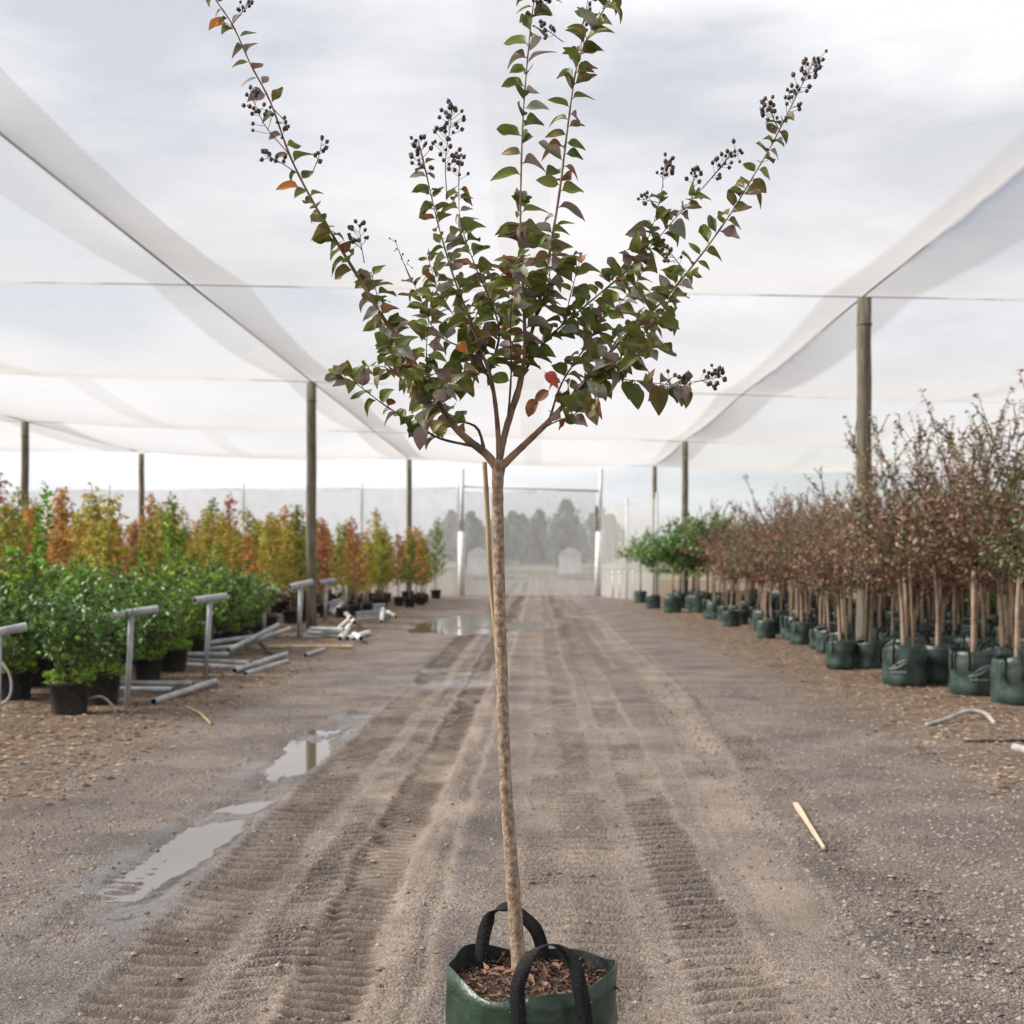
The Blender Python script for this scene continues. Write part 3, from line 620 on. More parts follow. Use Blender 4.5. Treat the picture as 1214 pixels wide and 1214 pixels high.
def autumn(v):
    r = np.random.default_rng(900 + v); root = empty('potted_tree'); link('pot', pot_mesh(r, .19, .34), root)
    H_ = r.uniform(2.45, 3.0); tr = MB(); ld = arc((0, 0, .3), (r.normal(0, .03), r.normal(0, .03), 1), H_ - .3, (0, 0, .05), 10, r, .025)
    tr.tube(ld, [.017 - .013 * k / 10 for k in range(11)], 6); tr.build('trunk', fartrunk_m, root)
    sk = MB(); sk.tube([(.05, -.03, .1), (.06 + r.normal(0, .04), -.04, r.uniform(1.5, 2.0))], .011, 6); sk.build('stake', bamboo_m, root)
    sh = [(ld[5:], 1.2, .9)]; n = 46
    for k in range(n):
        s = .16 + .80 * k / n; p, dd = along(ld, s); a = k * 2.4; ln = (.74 * (1 - s) ** .9 + .08) * r.uniform(.7, 1.15); e_ = r.uniform(.35, .9)
        m_ = arc(p, (math.cos(a) * math.cos(e_), math.sin(a) * math.cos(e_), math.sin(e_)), ln, (0, 0, .25), 4, r, .09); sh.append((m_, 1.0, 1))
        for q in range(2):
            p2, d2 = along(m_, r.uniform(.3, .9)); o = Matrix.Rotation(r.random() * 6.28, 3, d2) @ d2.orthogonal().normalized(); sh.append((arc(p2, o + d2 * .8, ln * .4, (0, 0, .2), 3, r, .08), 1, .9))
    link('crown', crown_mesh('crown', sh, r, autumn_leaf, .030, .080, 1.25, .003, .1, -.25, .7), root)
    return root
def standard(v):
    r = np.random.default_rng(1100 + v); root = empty('potted_tree'); link('planter_bag', bag_mesh('planter_bag', r, .23, .43, bagfar_m, 24), root)
    d = MB(); d.lathe([(.001, .375), (.2, .362)], 16); d.build('potting_mix', mulch_m, root); tr = MB(); h = r.uniform(1.25, 1.75)
    tr.tube([(0, 0, .34), (r.normal(0, .03), 0, h * .6), (0, 0, h)], [.028, .024, .018], 7); tr.build('trunk', fartrunk_m, root); sh = []
    for k in range(15):
        a = k * 2.4; el_ = r.uniform(-.2, 1.4); dr = Vector((math.cos(a) * math.cos(el_), math.sin(a) * math.cos(el_), math.sin(el_))); m_ = arc((0, 0, h - .15 + .02 * k), dr, r.uniform(.6, 1.15), (0, 0, .25), 5, r, .08); sh.append((m_, 1, 1))
        for q in range(6):
            p, dd = along(m_, r.uniform(.2, .95)); o = Matrix.Rotation(r.random() * 6.28, 3, dd) @ dd.orthogonal().normalized(); sh.append((arc(p, o + dd * .6, r.uniform(.15, .4), (0, 0, .2), 3, r, .08), 1, 1))
    link('crown', crown_mesh('crown', sh, r, shrub_leaf, .030, .09, .95, .005, .1, -.1, .6), root)
    return root

def place(proto_list, used, v, x, y, sc, rz, label, cat, group, colr, z=0):
    p = proto_list[v]
    if v in used: o = copy_tree(p)
    else: o = p; used.add(v)
    o.location = (x, y, z); o.rotation_euler = (0, 0, rz); o.scale = (sc, sc, sc); tag(o, label, cat, group)
    for c_ in KIDS.get(o.name, ()):
        if c_.name.startswith(('crown', 'foliage')): c_.color = (*colr, 1)
    return o
# right: crepe myrtles in green bags
cp = [crepe(v) for v in range(7)]; used = set(); taken = []
first = [gr(1077, 815), gr(1161, 826), gr(1214, 838), gr(1000, 794), gr(1036, 794), gr(910, 758), gr(940, 755), gr(868, 744), gr(980, 768), gr(900, 740), gr(1196, 818), gr(848, 735), gr(962, 758)]
spots = [(p.x, p.y + .2, True) for p in first]
for k in range(8):
    y = 14.6 + .3 * (k % 2)
    while y < 37.5:
        x = 5.15 + .88 * k + random.uniform(-.14, .14)
        if x * F / y + VX < 1275 and all((x - a) ** 2 + (y - b_) ** 2 > .62 ** 2 for a, b_, c_ in spots) and ((x - 5.15) ** 2 + (y - 20.45) ** 2 > .45 ** 2): spots.append((x, y, False))
        y += random.uniform(.95, 1.25)
crepe_cols = {'red': (1.25, .80, .70), 'brown': (1.05, .95, .90), 'olive': (.80, 1.15, .75), 'pale': (1.35, 1.25, 1.15)}
marked = []
for i, (x, y, fr_) in enumerate(spots):
    kc = ['red', 'brown', 'pale', 'brown', 'pale', 'olive', 'brown'][int(random.random() * 7)]
    if i == 0: kc = 'pale'
    if i in (1, 2): kc = 'brown' if i == 1 else 'olive'
    row = 'front row' if x < 5.0 else 'second row' if x < 5.8 else 'third row' if x < 6.7 else 'fourth row' if x < 7.6 else 'rear rows'
    zone = 'near the pale hose' if y < 18.5 else 'by the thick timber post' if y < 23 else 'halfway to the gate' if y < 30 else 'next to the green trees'
    lab, g_ = '%s tree in green bag, %s, %s' % ({'red': 'rust-red', 'brown': 'brown-leaved', 'olive': 'olive-brown', 'pale': 'pale mauve-brown'}[kc], row, zone), 'trees in green bags lined up beside the road'
    o = place(cp, used, random.randrange(7), x, y, random.uniform(.84, 1.12) * (1.28 if i in (1, 2, 10) else 1.14 if y < 19 else 1), random.random() * 6.28, lab, 'tree', g_, crepe_cols[kc])
    if i in (0, 1, 10):
        o.rotation_euler = (0, 0, 0); marked.append((o, R(-95 if i != 0 else -120)))
        o['label'] = {0: 'pale brown tree in green bag with white mark, first bag left of the hose', 1: 'tall brown tree in green bag with big white leaf emblem by the hose', 10: 'tall tree whose white-emblem bag peeks from behind the big emblem bag'}[i]; del o['group']
for o, a_ in marked: emblem(o, .235, .25, a_)
# right, further on: green trees in bags
sp_ = [standard(v) for v in range(3)]; used = set()
gcols = [(1.0, 1.0, 1.0), (1.5, 1.35, .8), (2.6, 1.9, .7), (1.2, 1.3, 1.0)]
for i in range(46):
    if i < 5: p = [gr(798, 727), gr(760, 715), gr(826, 726), gr(775, 722), gr(846, 733)][i]; x, y = p.x, p.y + .2
    else: x = 5.0 + .95 * (i % 6) + random.uniform(-.2, .2); y = 38.6 + 1.35 * (i // 6) + random.uniform(-.2, .2)
    if (x - 5.15) ** 2 + (y - 45.3) ** 2 < .3: continue
    k = [0, 1, 0, 3, 0, 2, 1][i % 7]
    place(sp_, used, i % 3, x, y, random.uniform(1.0, 1.3), random.random() * 6.28, ['dark green round-headed tree in green bag near the far gate', 'mid green round-headed tree in green bag near the far gate', 'yellow-green round-headed tree in green bag near the far gate', 'fresh green round-headed tree in green bag near the far gate'][k] + (', row along the road' if x < 5.4 else ', second row' if x < 6.4 else ', third row' if x < 7.4 else ', rear rows'), 'tree', 'green trees in bags near the gate', gcols[k])
# right, behind the bagged trees: a hedge-like bed of green shrubs
rb = [shrub(20, False, False), shrub(21, False, False)]; used = set()
for i in range(40):
    y = 25 + 21 * (i // 2) / 20 + random.uniform(-.2, .2); x = 11.2 + 1.0 * (i % 2) + random.uniform(-.2, .2)
    if x * F / y + VX > 1270: continue
    place(rb, used, i % 2, x, y, random.uniform(1.0, 1.35), random.random() * 6.28, 'green shrub glimpsed between trunks at the back of the bagged trees', 'shrub', 'green shrubs behind the bagged trees', (1.3, 1.3, .9))
# left front: glossy green shrubs in black pots
sb = [shrub(v) for v in range(4)] + [shrub(10, True), shrub(11, False, False)]; used = set()
ssp = [(gr(74, 850), 0, 'glossy green shrub in black pot with trailing weeds, foremost of the bed'), (gr(113, 838), 1, 'glossy green shrub in black pot right behind the foremost shrub'), (gr(8, 832), 2, 'dark green shrub in black pot beside a grey looped hose'),
       (gr(198, 789), 3, 'small dark green shrub in black pot between the two near pipe risers')]
for p, v, lab in ssp: place(sb, used, v, p.x, p.y + .2, 1.0 if v != 3 else .9, v * 1.3, lab, 'shrub', None, (1, 1, 1))
pp = [(p.x, p.y) for p, _, _ in ssp]
for p, s in ((at(38, 640, 16.5), 1.15), (at(205, 660, 18.6), 1.0)):
    place(sb, used, 4, p.x, p.y, s, .7 if s > 1 else 2.4, 'shrub with tallest bright lime upright shoots, at the corner of the bed' if s > 1 else 'shrub with lime upright shoots behind the second pipe riser', 'shrub', None, (2.0, 1.7, 1.0)); pp.append((p.x, p.y))
cand = []
for yy in np.arange(13.6, 27.5, .92):
    for xx in np.arange(-5.3, -11.5, -.92): cand.append((xx + random.uniform(-.15, .15) - max(0, (yy - 20)) * .09, yy + random.uniform(-.15, .15)))
for x, y in cand:
    if x * F / y + VX < -40 or any((x - a) ** 2 + (y - b_) ** 2 < .7 ** 2 for a, b_ in pp): continue
    if x < -5.0 - (24 - abs(y - 14)) * .14: continue
    pp.append((x, y)); lt = random.random() < .42
    place(sb, used, random.choice((0, 1, 2, 3, 5, 5)), x, y, random.uniform(.70, 1.18), random.random() * 6.28, '%s green shrub in black pot, %s' % ('bright mid' if lt else 'dark glossy', 'edge of the bed' if x > -6.2 else 'middle of the bed' if x > -7.4 else 'back of the bed') + (' near the foremost pots' if y < 17 else ' beside the second riser' if y < 21 else ' behind the fanned pipe heap'), 'shrub', 'green shrubs in the front bed', (1.7, 1.55, 1.0) if lt else (1.1, 1, .9))
# left behind: autumn trees
ap = [autumn(v) for v in range(6)]; used = set()
acol = {'olive': (.31, .34, .06), 'yellow': (.46, .43, .08), 'orange': (.50, .30, .085), 'red': (.42, .18, .105), 'green': (.18, .27, .05)}
n_a = 0; cells = []
for yy in np.arange(19.5, 55, 1.30):
    x0 = -6.9 if yy < 28 else (-6.3 if yy < 36 else -5.4 if yy < 43 else -4.5)
    for k in range(10):
        x = x0 - 1.02 * k + random.uniform(-.35, .35); y = yy + random.uniform(-.45, .45)
        if x * F / y + VX < -25 or (x + 5.25) ** 2 + (y - 30.2) ** 2 < .25: continue
        if any((x - a) ** 2 + (y - b_) ** 2 < .65 ** 2 for a, b_ in pp): continue
        cells.append((x, y, k))
cells = [c_ for c_ in cells if c_[2] < 6 or (c_[1] > 28 and random.random() < .55)]
for x, y, k in cells:
    q = vnoise(np.array([x * .55 + 9]), np.array([y * .30]), 300)[0] * .35 + random.random() * .65
    kc = 'green' if q < .32 else 'olive' if q < .56 else 'yellow' if q < .68 else 'orange' if q < .80 else 'red'
    if y > 46 and x > -7: kc = random.choice(('olive', 'orange', 'green'))
    place(ap, used, random.randrange(6), x, y, random.uniform(.76, 1.18) * (1.03 if y > 30 else 1), random.random() * 6.28,
          '%s narrow staked tree, %s of the autumn block, %s' % ({'green': 'still green', 'olive': 'yellow-green', 'yellow': 'golden', 'orange': 'orange', 'red': 'red'}[kc], ('road-side row', 'second row', 'third row', 'fourth row')[k] if k < 4 else 'back rows',
          'behind the green shrubs' if y < 27 else 'around the tall timber post' if y < 36 else 'behind the pipe stacks' if y < 45 else 'near the gate'), 'tree', 'autumn trees in rows', acol[kc]); n_a += 1
print('crepe', len(spots), 'shrubs', len(pp), 'autumn', n_a)

# far trees on the rise, seen through the net
def fartree(v):
    r = np.random.default_rng(1300 + v); root = empty('tree'); h = r.uniform(5, 8); tr = MB(); tr.tube([(0, 0, -.5), (.1, 0, h * .5), (0, .1, h * .9)], [.22, .15, .05], 6); tr.build('trunk', fartrunk_m, root)
    n = 1300; a = r.random(n) * 6.28; q = np.sqrt(r.random(n)); zz = r.random(n); rr = 2.6 * q * np.sin(np.pi * (zz * .85 + .12)) * (.7 + .3 * np.sin(a * 3 + v)); P = np.stack([rr * np.cos(a), rr * np.sin(a), h * (.25 + .8 * zz)], -1)
    V, T = bulk_leaves(P, r.normal(0, 1, (n, 3)), .35 + .3 * r.random(n), r, 1.6); o = link('crown', np_mesh('crown', V, T, [far_leaf]), root); return root
ft = [fartree(v) for v in range(4)]; used = set()
for i in range(22):
    x = -11 + 19 * i / 21 + random.uniform(-1, 1); y = random.uniform(118, 150) if i % 3 else random.uniform(160, 190)
    place(ft, used, i % 4, x, y, random.uniform(.62, .95), random.random() * 6, 'hazy grey-green tree on the rise beyond the net screen', 'tree', 'trees beyond the screen', (1, 1.05, 1), z=-.4 + (y - 110) * .02)
for px, lab in ((567, 'white shed among the far trees near the left gate pole'), (676, 'white shed among the far trees near the right gate pole')):
    p = at(px, 662, 112); root = tag(empty('shed', (p.x, p.y, .6)), lab, 'shed'); m = MB(); m.box((0, 0, .75), (1.8, 2.4, 1.7)); m.build('wall', white_post_m, root, False)
    m = MB(); m.add([(-1.05, -1.35, 1.6), (1.05, -1.35, 1.6), (1.05, 1.35, 1.6), (-1.05, 1.35, 1.6), (0, -1.35, 2.2), (0, 1.35, 2.2)], [(0, 1, 4), (2, 3, 5), (1, 2, 5, 4), (3, 0, 4, 5), (0, 3, 2, 1)]); m.build('roof', steel_m, root, False)

# ---------------------------------------------------------------- pipes, risers, hoses
def pipe_mesh(mb, a, b_, r):
    a, b_ = Vector(a), Vector(b_); mb.tube([a, b_], r, 12, 0, False); d = (b_ - a).normalized()
    for e, s in ((a, 1), (b_, -1)):
        k = len(mb.v); mb.tube([e, e + d * s * .10], r * .82, 12, 1, False)
        o = d.orthogonal().normalized(); q = d.cross(o); ring = lambda rr: [e + (o * math.cos(t_) + q * math.sin(t_)) * rr for t_ in [i * math.pi / 6 for i in range(12)]]
        mb.add(ring(r) + ring(r * .82), [(i, (i + 1) % 12, 12 + (i + 1) % 12, 12 + i) for i in range(12)], 0)
        mb.add([e + d * s * .10 + (o * math.cos(i * math.pi / 6) + q * math.sin(i * math.pi / 6)) * r * .82 for i in range(12)], [tuple(range(12))], 1)
def pipe(p1, p2, z1, z2, label, grp=None, r=.038, m=None):
    a = gr(*p1, z1 + r); b_ = gr(*p2, z2 + r); root = a.copy(); mb = MB(); pipe_mesh(mb, a - root, b_ - root, r)
    o = mb.build('pipe', [m or pvc_m, pvc_dark_m]); o.location = root; return tag(o, label, 'pipe', grp)
pipe((182, 832), (255, 808), 0, .03, 'grey pipe lying alone across the road edge by the nearest riser')
pipe((128, 810), (229, 811), 0, 0, 'longest of three grey pipes lying low behind the nearest riser'); pipe((134, 817), (205, 818), 0, 0, 'shorter grey pipe lying along the longest one behind the nearest riser')
G1 = 'pipes in the fanned heap'; LB = 'grey pipe in the fanned-out heap below the shrubs'
for a, b_, z1, z2 in (((221, 766), (301, 755), .16, .26), ((220, 772), (288, 766), .08, .14), ((215, 776), (272, 776), .09, .09), ((214, 783), (297, 786), 0, 0), ((216, 788), (290, 792), 0, 0),
                     ((271, 771), (330, 741), .10, .42), ((284, 766), (346, 745), .10, .40), ((262, 774), (322, 752), .0, .25)): pipe(a, b_, z1, z2, LB, G1, .042)
pipe((278, 795), (340, 775), .03, .05, 'grey pipe end sticking out of the heap towards the road, upper one'); pipe((291, 799), (341, 784), 0, 0, 'grey pipe end sticking out of the heap towards the road, lower one')
pipe((318, 767), (418, 767), 0, 0, 'tan-stained long pipe lying straight below the third riser', None, .04, rust_m); pipe((362, 777), (384, 770), 0, 0, 'short grey pipe offcut lying below the tan-stained pipe')
mb = MB(); a, b_ = gr(294, 748, .35), gr(321, 775, .05); mb.tube([a - b_, Vector((0, 0, 0))], .03, 4); o = mb.build('steel_bar', mat('rusty_dark_steel', (.05, .035, .025), (.11, .075, .05), .8, 9, 4), None, False); o.location = b_; tag(o, 'dark rusty bar leaning on the fanned pipe heap', 'bar')
G2 = 'pipes in the far stacks'
for k in range(5): pipe((360 + k * 2, 755 - k * 2.5), (404 + k, 755 - k * 2.2), .085 * (k // 2), .085 * (k // 2), 'grey pipe in the stack beside the third riser', G2)
for k in range(5): pipe((372 + k, 732 - k * 3.2), (408, 716 - k * 1.8), .09 * (k // 2), .09 * (k // 2) + .2, 'grey pipe in the sloping stack behind the third riser', 'pipes in the sloping stack')
for k in range(5): pipe((421, 735 - k * 4), (456, 731 - k * 3.6), .09 * (k // 2), .09 * (k // 2), 'grey pipe in the stack nearest the gate', 'pipes in the stack nearest the gate')
for a, b_, z in (((403, 757), (415, 741), .1), ((412, 757), (437, 750), 0), ((402, 745), (416, 733), .25), ((420, 752), (428, 757), .05), ((393, 728), (407, 715), .3), ((452, 737), (454, 722), .15), ((459, 725), (469, 731), .0), ((416, 711), (429, 703), .3), ((405, 722), (420, 738), .2)): pipe(a, b_, 0, z, 'short white pipe elbow piece tumbled at the ends of the stacks', 'tumbled pipe ends', .055, white_post_m)

def riser(base, topy, bar, label, r=.03, cap=False, grp=None):
    p = gr(*base); Yd = p.y; zt = CAMH - (topy - VY) * Yd / F; root = empty('pipe_riser', p); u = MB()
    u.tube([(0, 0, -.05), ((at(bar[0], 0, Yd).x + at(bar[2], 0, Yd).x) / 2 - p.x if bar else 0, 0, zt)], r, 12); u.build('upright', pvc_m, root)
    if bar:
        x0, y0, x1, y1 = bar; a = at(x0, y0, Yd - .16) - p; b_ = at(x1, y1, Yd + .16) - p; c_ = MB(); pipe_mesh(c_, a, b_, r * 1.45); c_.build('crossbar', [pvc_m, pvc_dark_m], root)
    if cap: c_ = MB(); c_.tube([(0, 0, zt - .03), (0, 0, zt + .05)], r * 1.5, 12); c_.build('cap', white_post_m, root)
    return tag(root, label, 'pipe riser', grp)
riser((150, 842), 728, (125, 731, 187, 722), 'tall grey T-topped pipe riser beside the foremost black pots')
riser((243, 805), 711, (231, 712, 268, 707), 'grey T-topped pipe riser between the two low pipe heaps', .035)
riser((354, 757), 694, (344, 696, 370, 690), 'grey T-topped pipe riser standing at the end of the fanned heap', .045)
riser((385, 738), 690, (378, 691, 397, 688), 'grey T-topped pipe riser standing in the sloping pipe stack', .045)
riser((411, 725), 687, (404, 686, 418, 688), 'short-barred pipe riser between the sloping stack and capped riser', .045)
riser((432, 722), 686, None, 'capped straight pipe riser beside the stack nearest the gate', .055, True)
riser((-4, 866), 750, (-34, 756, 31, 743), 'T-topped pipe riser beside the grey looped hose')
riser((313, 757), 700, (301, 704, 326, 697), 'T-topped pipe riser half hidden in the bright shrub', .04)
riser((235, 742), 684, None, 'bare straight pipe riser among the green shrubs', .04, True)
riser((208, 792), 747, (199, 747, 209, 747), 'low thin elbow pipe standing in front of a black pot', .02)
for k, px in enumerate((727, 735, 743, 751)): riser((px, 709 + k * .9), 679 - k * .3, None, 'short white-capped pipe stub in the row by the gate', .055, True, 'capped stubs by the gate')
def hose(pts, r, label, m):
    pts = [Vector(p) for p in pts]; root = pts[0].copy(); mb = MB(); mb.tube(spline([p - root for p in pts], 28), r, 8); o = mb.build('hose', m); o.location = root; tag(o, label, 'hose')
p = gr(5, 842); hose([p + Vector(q) for q in ((-.5, .1, .03), (-.12, -.05, .03), (.06, 0, .15), (.02, .05, .42), (-.25, .1, .62), (-.6, .2, .6))], .014, 'grey looped hose beside the black pot at the bed corner', hose_m)
p = gr(118, 846); hose([p + Vector(q) for q in ((-.22, .1, .02), (-.18, .02, .12), (0, 0, .18), (.12, 0, .10), (.16, .02, .0))], .013, 'short hose arc standing before the foremost black pots', hose_m)
p = gr(1098, 862); hose([p + Vector(q) for q in ((0, 0, .02), (.25, .15, .06), (.5, .35, .11), (.66, .3, .10), (.70, .1, .02))], .022, 'pale curved hose lying on the litter before the green bags', hose_m)
p = gr(1140, 882); hose([p + Vector(q) for q in ((0, 0, .02), (.35, -.02, .025), (.8, .06, .03), (1.3, .1, .02))], .014, 'black hose lying on the litter below the pale hose', hoseb_m)
p = gr(1128, 815); hose([p + Vector(q) for q in ((0, 0, .02), (.10, .02, .13), (.16, 0, .10), (.15, -.04, .0))], .014, 'tiny pale hose hook between two green bags', hose_m)
pipe((1203, 886), (1250, 900), 0, 0, 'white pipe end lying beside the black hose', None, .035, hose_m)
# the wooden wedge dropped on the road, and a stick
a, b_ = gr(943, 953, .012), gr(977, 1006, .012); mb = MB(); d = b_ - a; s_ = Vector((-d.y, d.x, 0)).normalized(); ps = []
for k in range(7):
    q = a + d * k / 6 - a; wd = (.015, .017, .014, .010, .009, .008, .007)[k]; th = .008 + .002 * math.sin(k * 2)
    for u_, v_ in ((-1, -1), (1, -1), (1, 1), (-1, 1)): ps.append(q + s_ * u_ * wd + Vector((0, 0, v_ * th + .002)))
mb.add(ps, [(i * 4 + k, i * 4 + (k + 1) % 4, (i + 1) * 4 + (k + 1) % 4, (i + 1) * 4 + k) for i in range(6) for k in range(4)] + [(3, 2, 1, 0), (24, 25, 26, 27)])
o = mb.build('wooden_peg', wood_m, None, False); o.location = a; tag(o, 'pale split wooden peg lying on the bare gravel road', 'peg')
a, b_ = gr(222, 838, .015), gr(250, 858, .015); mb = MB(); mb.tube([Vector((0, 0, 0)), (b_ - a) * .5 + Vector((.02, .02, .01)), b_ - a], [.013, .015, .012], 6); o = mb.build('stick', bamboo_m); o.location = a; tag(o, 'thin tan stick lying on the dirt near the nearest pipes', 'stick')

# ---------------------------------------------------------------- the crepe myrtle in the foreground
HD = 3.78
hr = np.random.default_rng(42)
hero = tag(empty('potted_tree', (-.017, 3.71, 0)), 'slender crepe myrtle with open vase crown and seed heads in handled green bag', 'tree')
hl = Vector(hero.location)
bag = link('planter_bag', None or bag_mesh('planter_bag', np.random.default_rng(77), .243, .44, bag_m, 96), hero)
m = MB(); m.lathe([(.001, .398), (.1, .395), (.18, .388), (.232, .375)], 36, 0, lambda p, j, t_: Vector((p.x, p.y, p.z + .006 * math.sin(5 * t_ + j)))); m.build('potting_mix', mulch_m, hero)
n = 2600; a = hr.random(n) * 6.28; q = .225 * np.sqrt(hr.random(n)); P = np.stack([q * np.cos(a), q * np.sin(a), .395 + .012 * hr.random(n)], -1); big = hr.random(n) < .06
V, T = bulk_leaves(P, hr.normal(0, 1, (n, 3)) * np.array([1, 1, .25]), np.where(big, .042, .016) * (.6 + .8 * hr.random(n)), hr, .5)
mc = [mat('chip_a', (.09, .055, .035), None, .9), mat('chip_b', (.20, .14, .10), None, .9), mat('chip_c', (.24, .13, .09), None, .9), mat('chip_d', (.035, .024, .018), None, .9)]
ck = np.where(big, 2, hr.choice([0, 1, 3, 3], n)); o = link('bark_chips', np_mesh('bark_chips', V, T, mc, np.repeat(ck, 4)), hero); o['kind'] = 'stuff'
# handles of black webbing
m = MB(); fh = [at(617, 1250, 3.455), at(614, 1195, 3.455), at(615, 1165, 3.46), at(630, 1132, 3.475), at(655, 1120, 3.49), at(678, 1137, 3.475), at(687, 1168, 3.46), at(694, 1212, 3.465), at(698, 1260, 3.475)]
sp2 = spline([p - hl for p in fh], 40)
wdv = [Vector((1, -.25, .1)) if abs(i - 20) > 9 else Vector((.35 * (1 if i < 20 else 1), -1, .25)) for i in range(41)]
wdv = []
for i in range(41):
    f_ = max(0, 1 - abs(i - 20) / 11); wdv.append(Vector((1 - .8 * f_, -.9 * f_, .5 * (1 - f_) * f_ + .25 * f_)))
ribbon(m, sp2, wdv, .040, .005); m.build('handle', strap_m, hero)
m = MB(); bh_ = [at(570, 1158, 3.845), at(572, 1118, 3.86), at(581, 1088, 3.89), at(602, 1075, 3.92), at(622, 1088, 3.925), at(638, 1108, 3.915), at(648, 1150, 3.905)]
sp3 = spline([p - hl for p in bh_], 34); wdv = []
for i in range(35): f_ = max(0, 1 - abs(i - 17) / 12); wdv.append(Vector((1 - .75 * f_, .9 * f_, .3 * f_)))
ribbon(m, sp3, wdv, .040, .005); m.build('handle', strap_m, hero)
# trunk
tp = [(617, 1176), (614, 1130), (609, 1060), (603, 980), (598, 900), (595, 800), (592, 700), (590.5, 620), (590, 575), (592, 545)]
tpts = spline([at(x, y, HD) - hl for x, y in tp], 60)
m = MB(); tpw = [(.0235 - .0055 * min(1, i / 26) - .0015 * i / 60 + .0007 * math.sin(i * 1.9) + (.004 * max(0, (i - 53) / 7))) for i in range(61)]
m.tube(tpts, tpw, 20); m.build('trunk', trunk_m, hero)
# branches traced from the photograph; the last number is how far (m) the tip comes forward (-) or goes back (+)
BR = [
 ('A', [(590, 556), (576, 538), (553, 520), (534, 500), (520, 477), (499, 444), (480, 412), (455, 378), (425, 329), (395, 280), (367, 232), (343, 183), (321, 122), (297, 76), (276, 30), (256, 0), (240, -30)], .0135, .0018, -.20, .26, .97),
 ('B', [(562, 532), (522, 520), (491, 502), (454, 479), (421, 454), (398, 444)], .005, .0012, -.30, .18, 1),
 ('B2', [(588, 522), (566, 508), (545, 498), (516, 481), (487, 459), (458, 436), (432, 434)], .0055, .0012, .22, .28, 1),
 ('C', [(594, 530), (589, 495), (582, 448), (570, 415), (552, 366), (535, 320), (520, 268), (510, 226), (501, 185), (496, 168)], .0085, .0012, -.12, .30, .86),
 ('C2', [(590, 440), (592, 400), (585, 366), (565, 320), (547, 268), (544, 232), (545, 195)], .0045, .001, .15, .1, .9),
 ('D', [(595, 540), (602, 500), (615, 465), (622, 420), (621, 360), (618, 300), (617, 248), (620, 142), (627, 53), (633, 0), (637, -40)], .0105, .0016, .08, .26, .98),
 ('E', [(597, 520), (612, 470), (622, 425), (636, 372), (648, 319), (663, 230), (672, 159), (684, 78), (702, 35), (723, 0), (736, -22)], .0085, .002, .25, .32, .96),
 ('F', [(592, 556), (604, 544), (622, 527), (644, 506), (668, 481), (693, 452), (722, 419), (759, 382), (790, 352), (829, 305), (865, 255), (893, 209), (918, 166), (939, 124), (964, 74)], .0125, .0014, -.22, .28, .90),
 ('G', [(598, 515), (610, 470), (628, 430), (652, 399), (691, 365), (737, 326), (773, 290), (804, 255), (833, 223), (872, 176)], .0065, .0012, .22, .25, .88),
 ('G2', [(722, 338), (748, 312), (768, 282), (779, 250), (786, 218)], .003, .001, .20, .08, .9),
 ('F2', [(664, 485), (690, 462), (722, 436), (756, 404), (782, 372), (800, 345), (812, 318)], .005, .001, -.35, .15, 1),
 ('H', [(668, 482), (690, 462), (720, 450), (752, 452), (792, 456), (822, 455)], .004, .001, -.15, .15, .98),
 ('I', [(540, 430), (520, 398), (497, 350), (477, 308), (468, 284)], .0028, .0007, .1, .05, .62),
 ('J', [(586, 470), (574, 436), (556, 400), (534, 368), (517, 336), (506, 300)], .004, .001, .3, .1, 1),
 ('K', [(602, 500), (606, 440), (605, 390), (608, 340), (612, 305)], .004, .001, -.3, .2, 1),
 ('Lm', [(534, 500), (515, 470), (506, 430), (508, 380), (513, 345)], .0042, .001, -.28, .15, 1),
 ('M', [(650, 500), (666, 455), (694, 412), (714, 380), (742, 352), (764, 318)], .004, .001, .32, .2, 1),
 ('Nn', [(640, 375), (650, 345), (652, 310), (655, 275)], .003, .001, -.1, .1, 1),
 ('O', [(500, 446), (478, 425), (462, 395), (448, 352), (440, 322)], .0035, .001, .12, .1, 1),
 ('P', [(556, 402), (548, 440), (534, 455), (515, 462)], .003, .001, -.25, .1, 1),
 ('Q', [(640, 508), (660, 500), (680, 492), (700, 478), (712, 470)], .003, .001, -.3, .2, 1),
 ('S', [(516, 470), (500, 462), (482, 440), (470, 418), (462, 402)], .003, .001, -.3, .15, 1),
 ('T', [(560, 415), (575, 385), (578, 350), (572, 318)], .003, .001, .25, .1, 1),
 ('U', [(690, 455), (712, 450), (735, 430), (760, 420), (786, 405)], .003, .001, -.35, .15, 1),
 ('V', [(652, 400), (668, 380), (676, 350), (684, 320), (690, 300)], .003, .001, -.15, .15, 1),
 ('Rr', [(722, 420), (735, 400), (752, 392), (775, 385), (800, 378)], .003, .001, .2, .15, 1)]
LM = [('green', .56), ('olive', .20), ('mauve', .11), ('grey', .09), ('brown', .04), ('red', .0), ('orange', .004)]
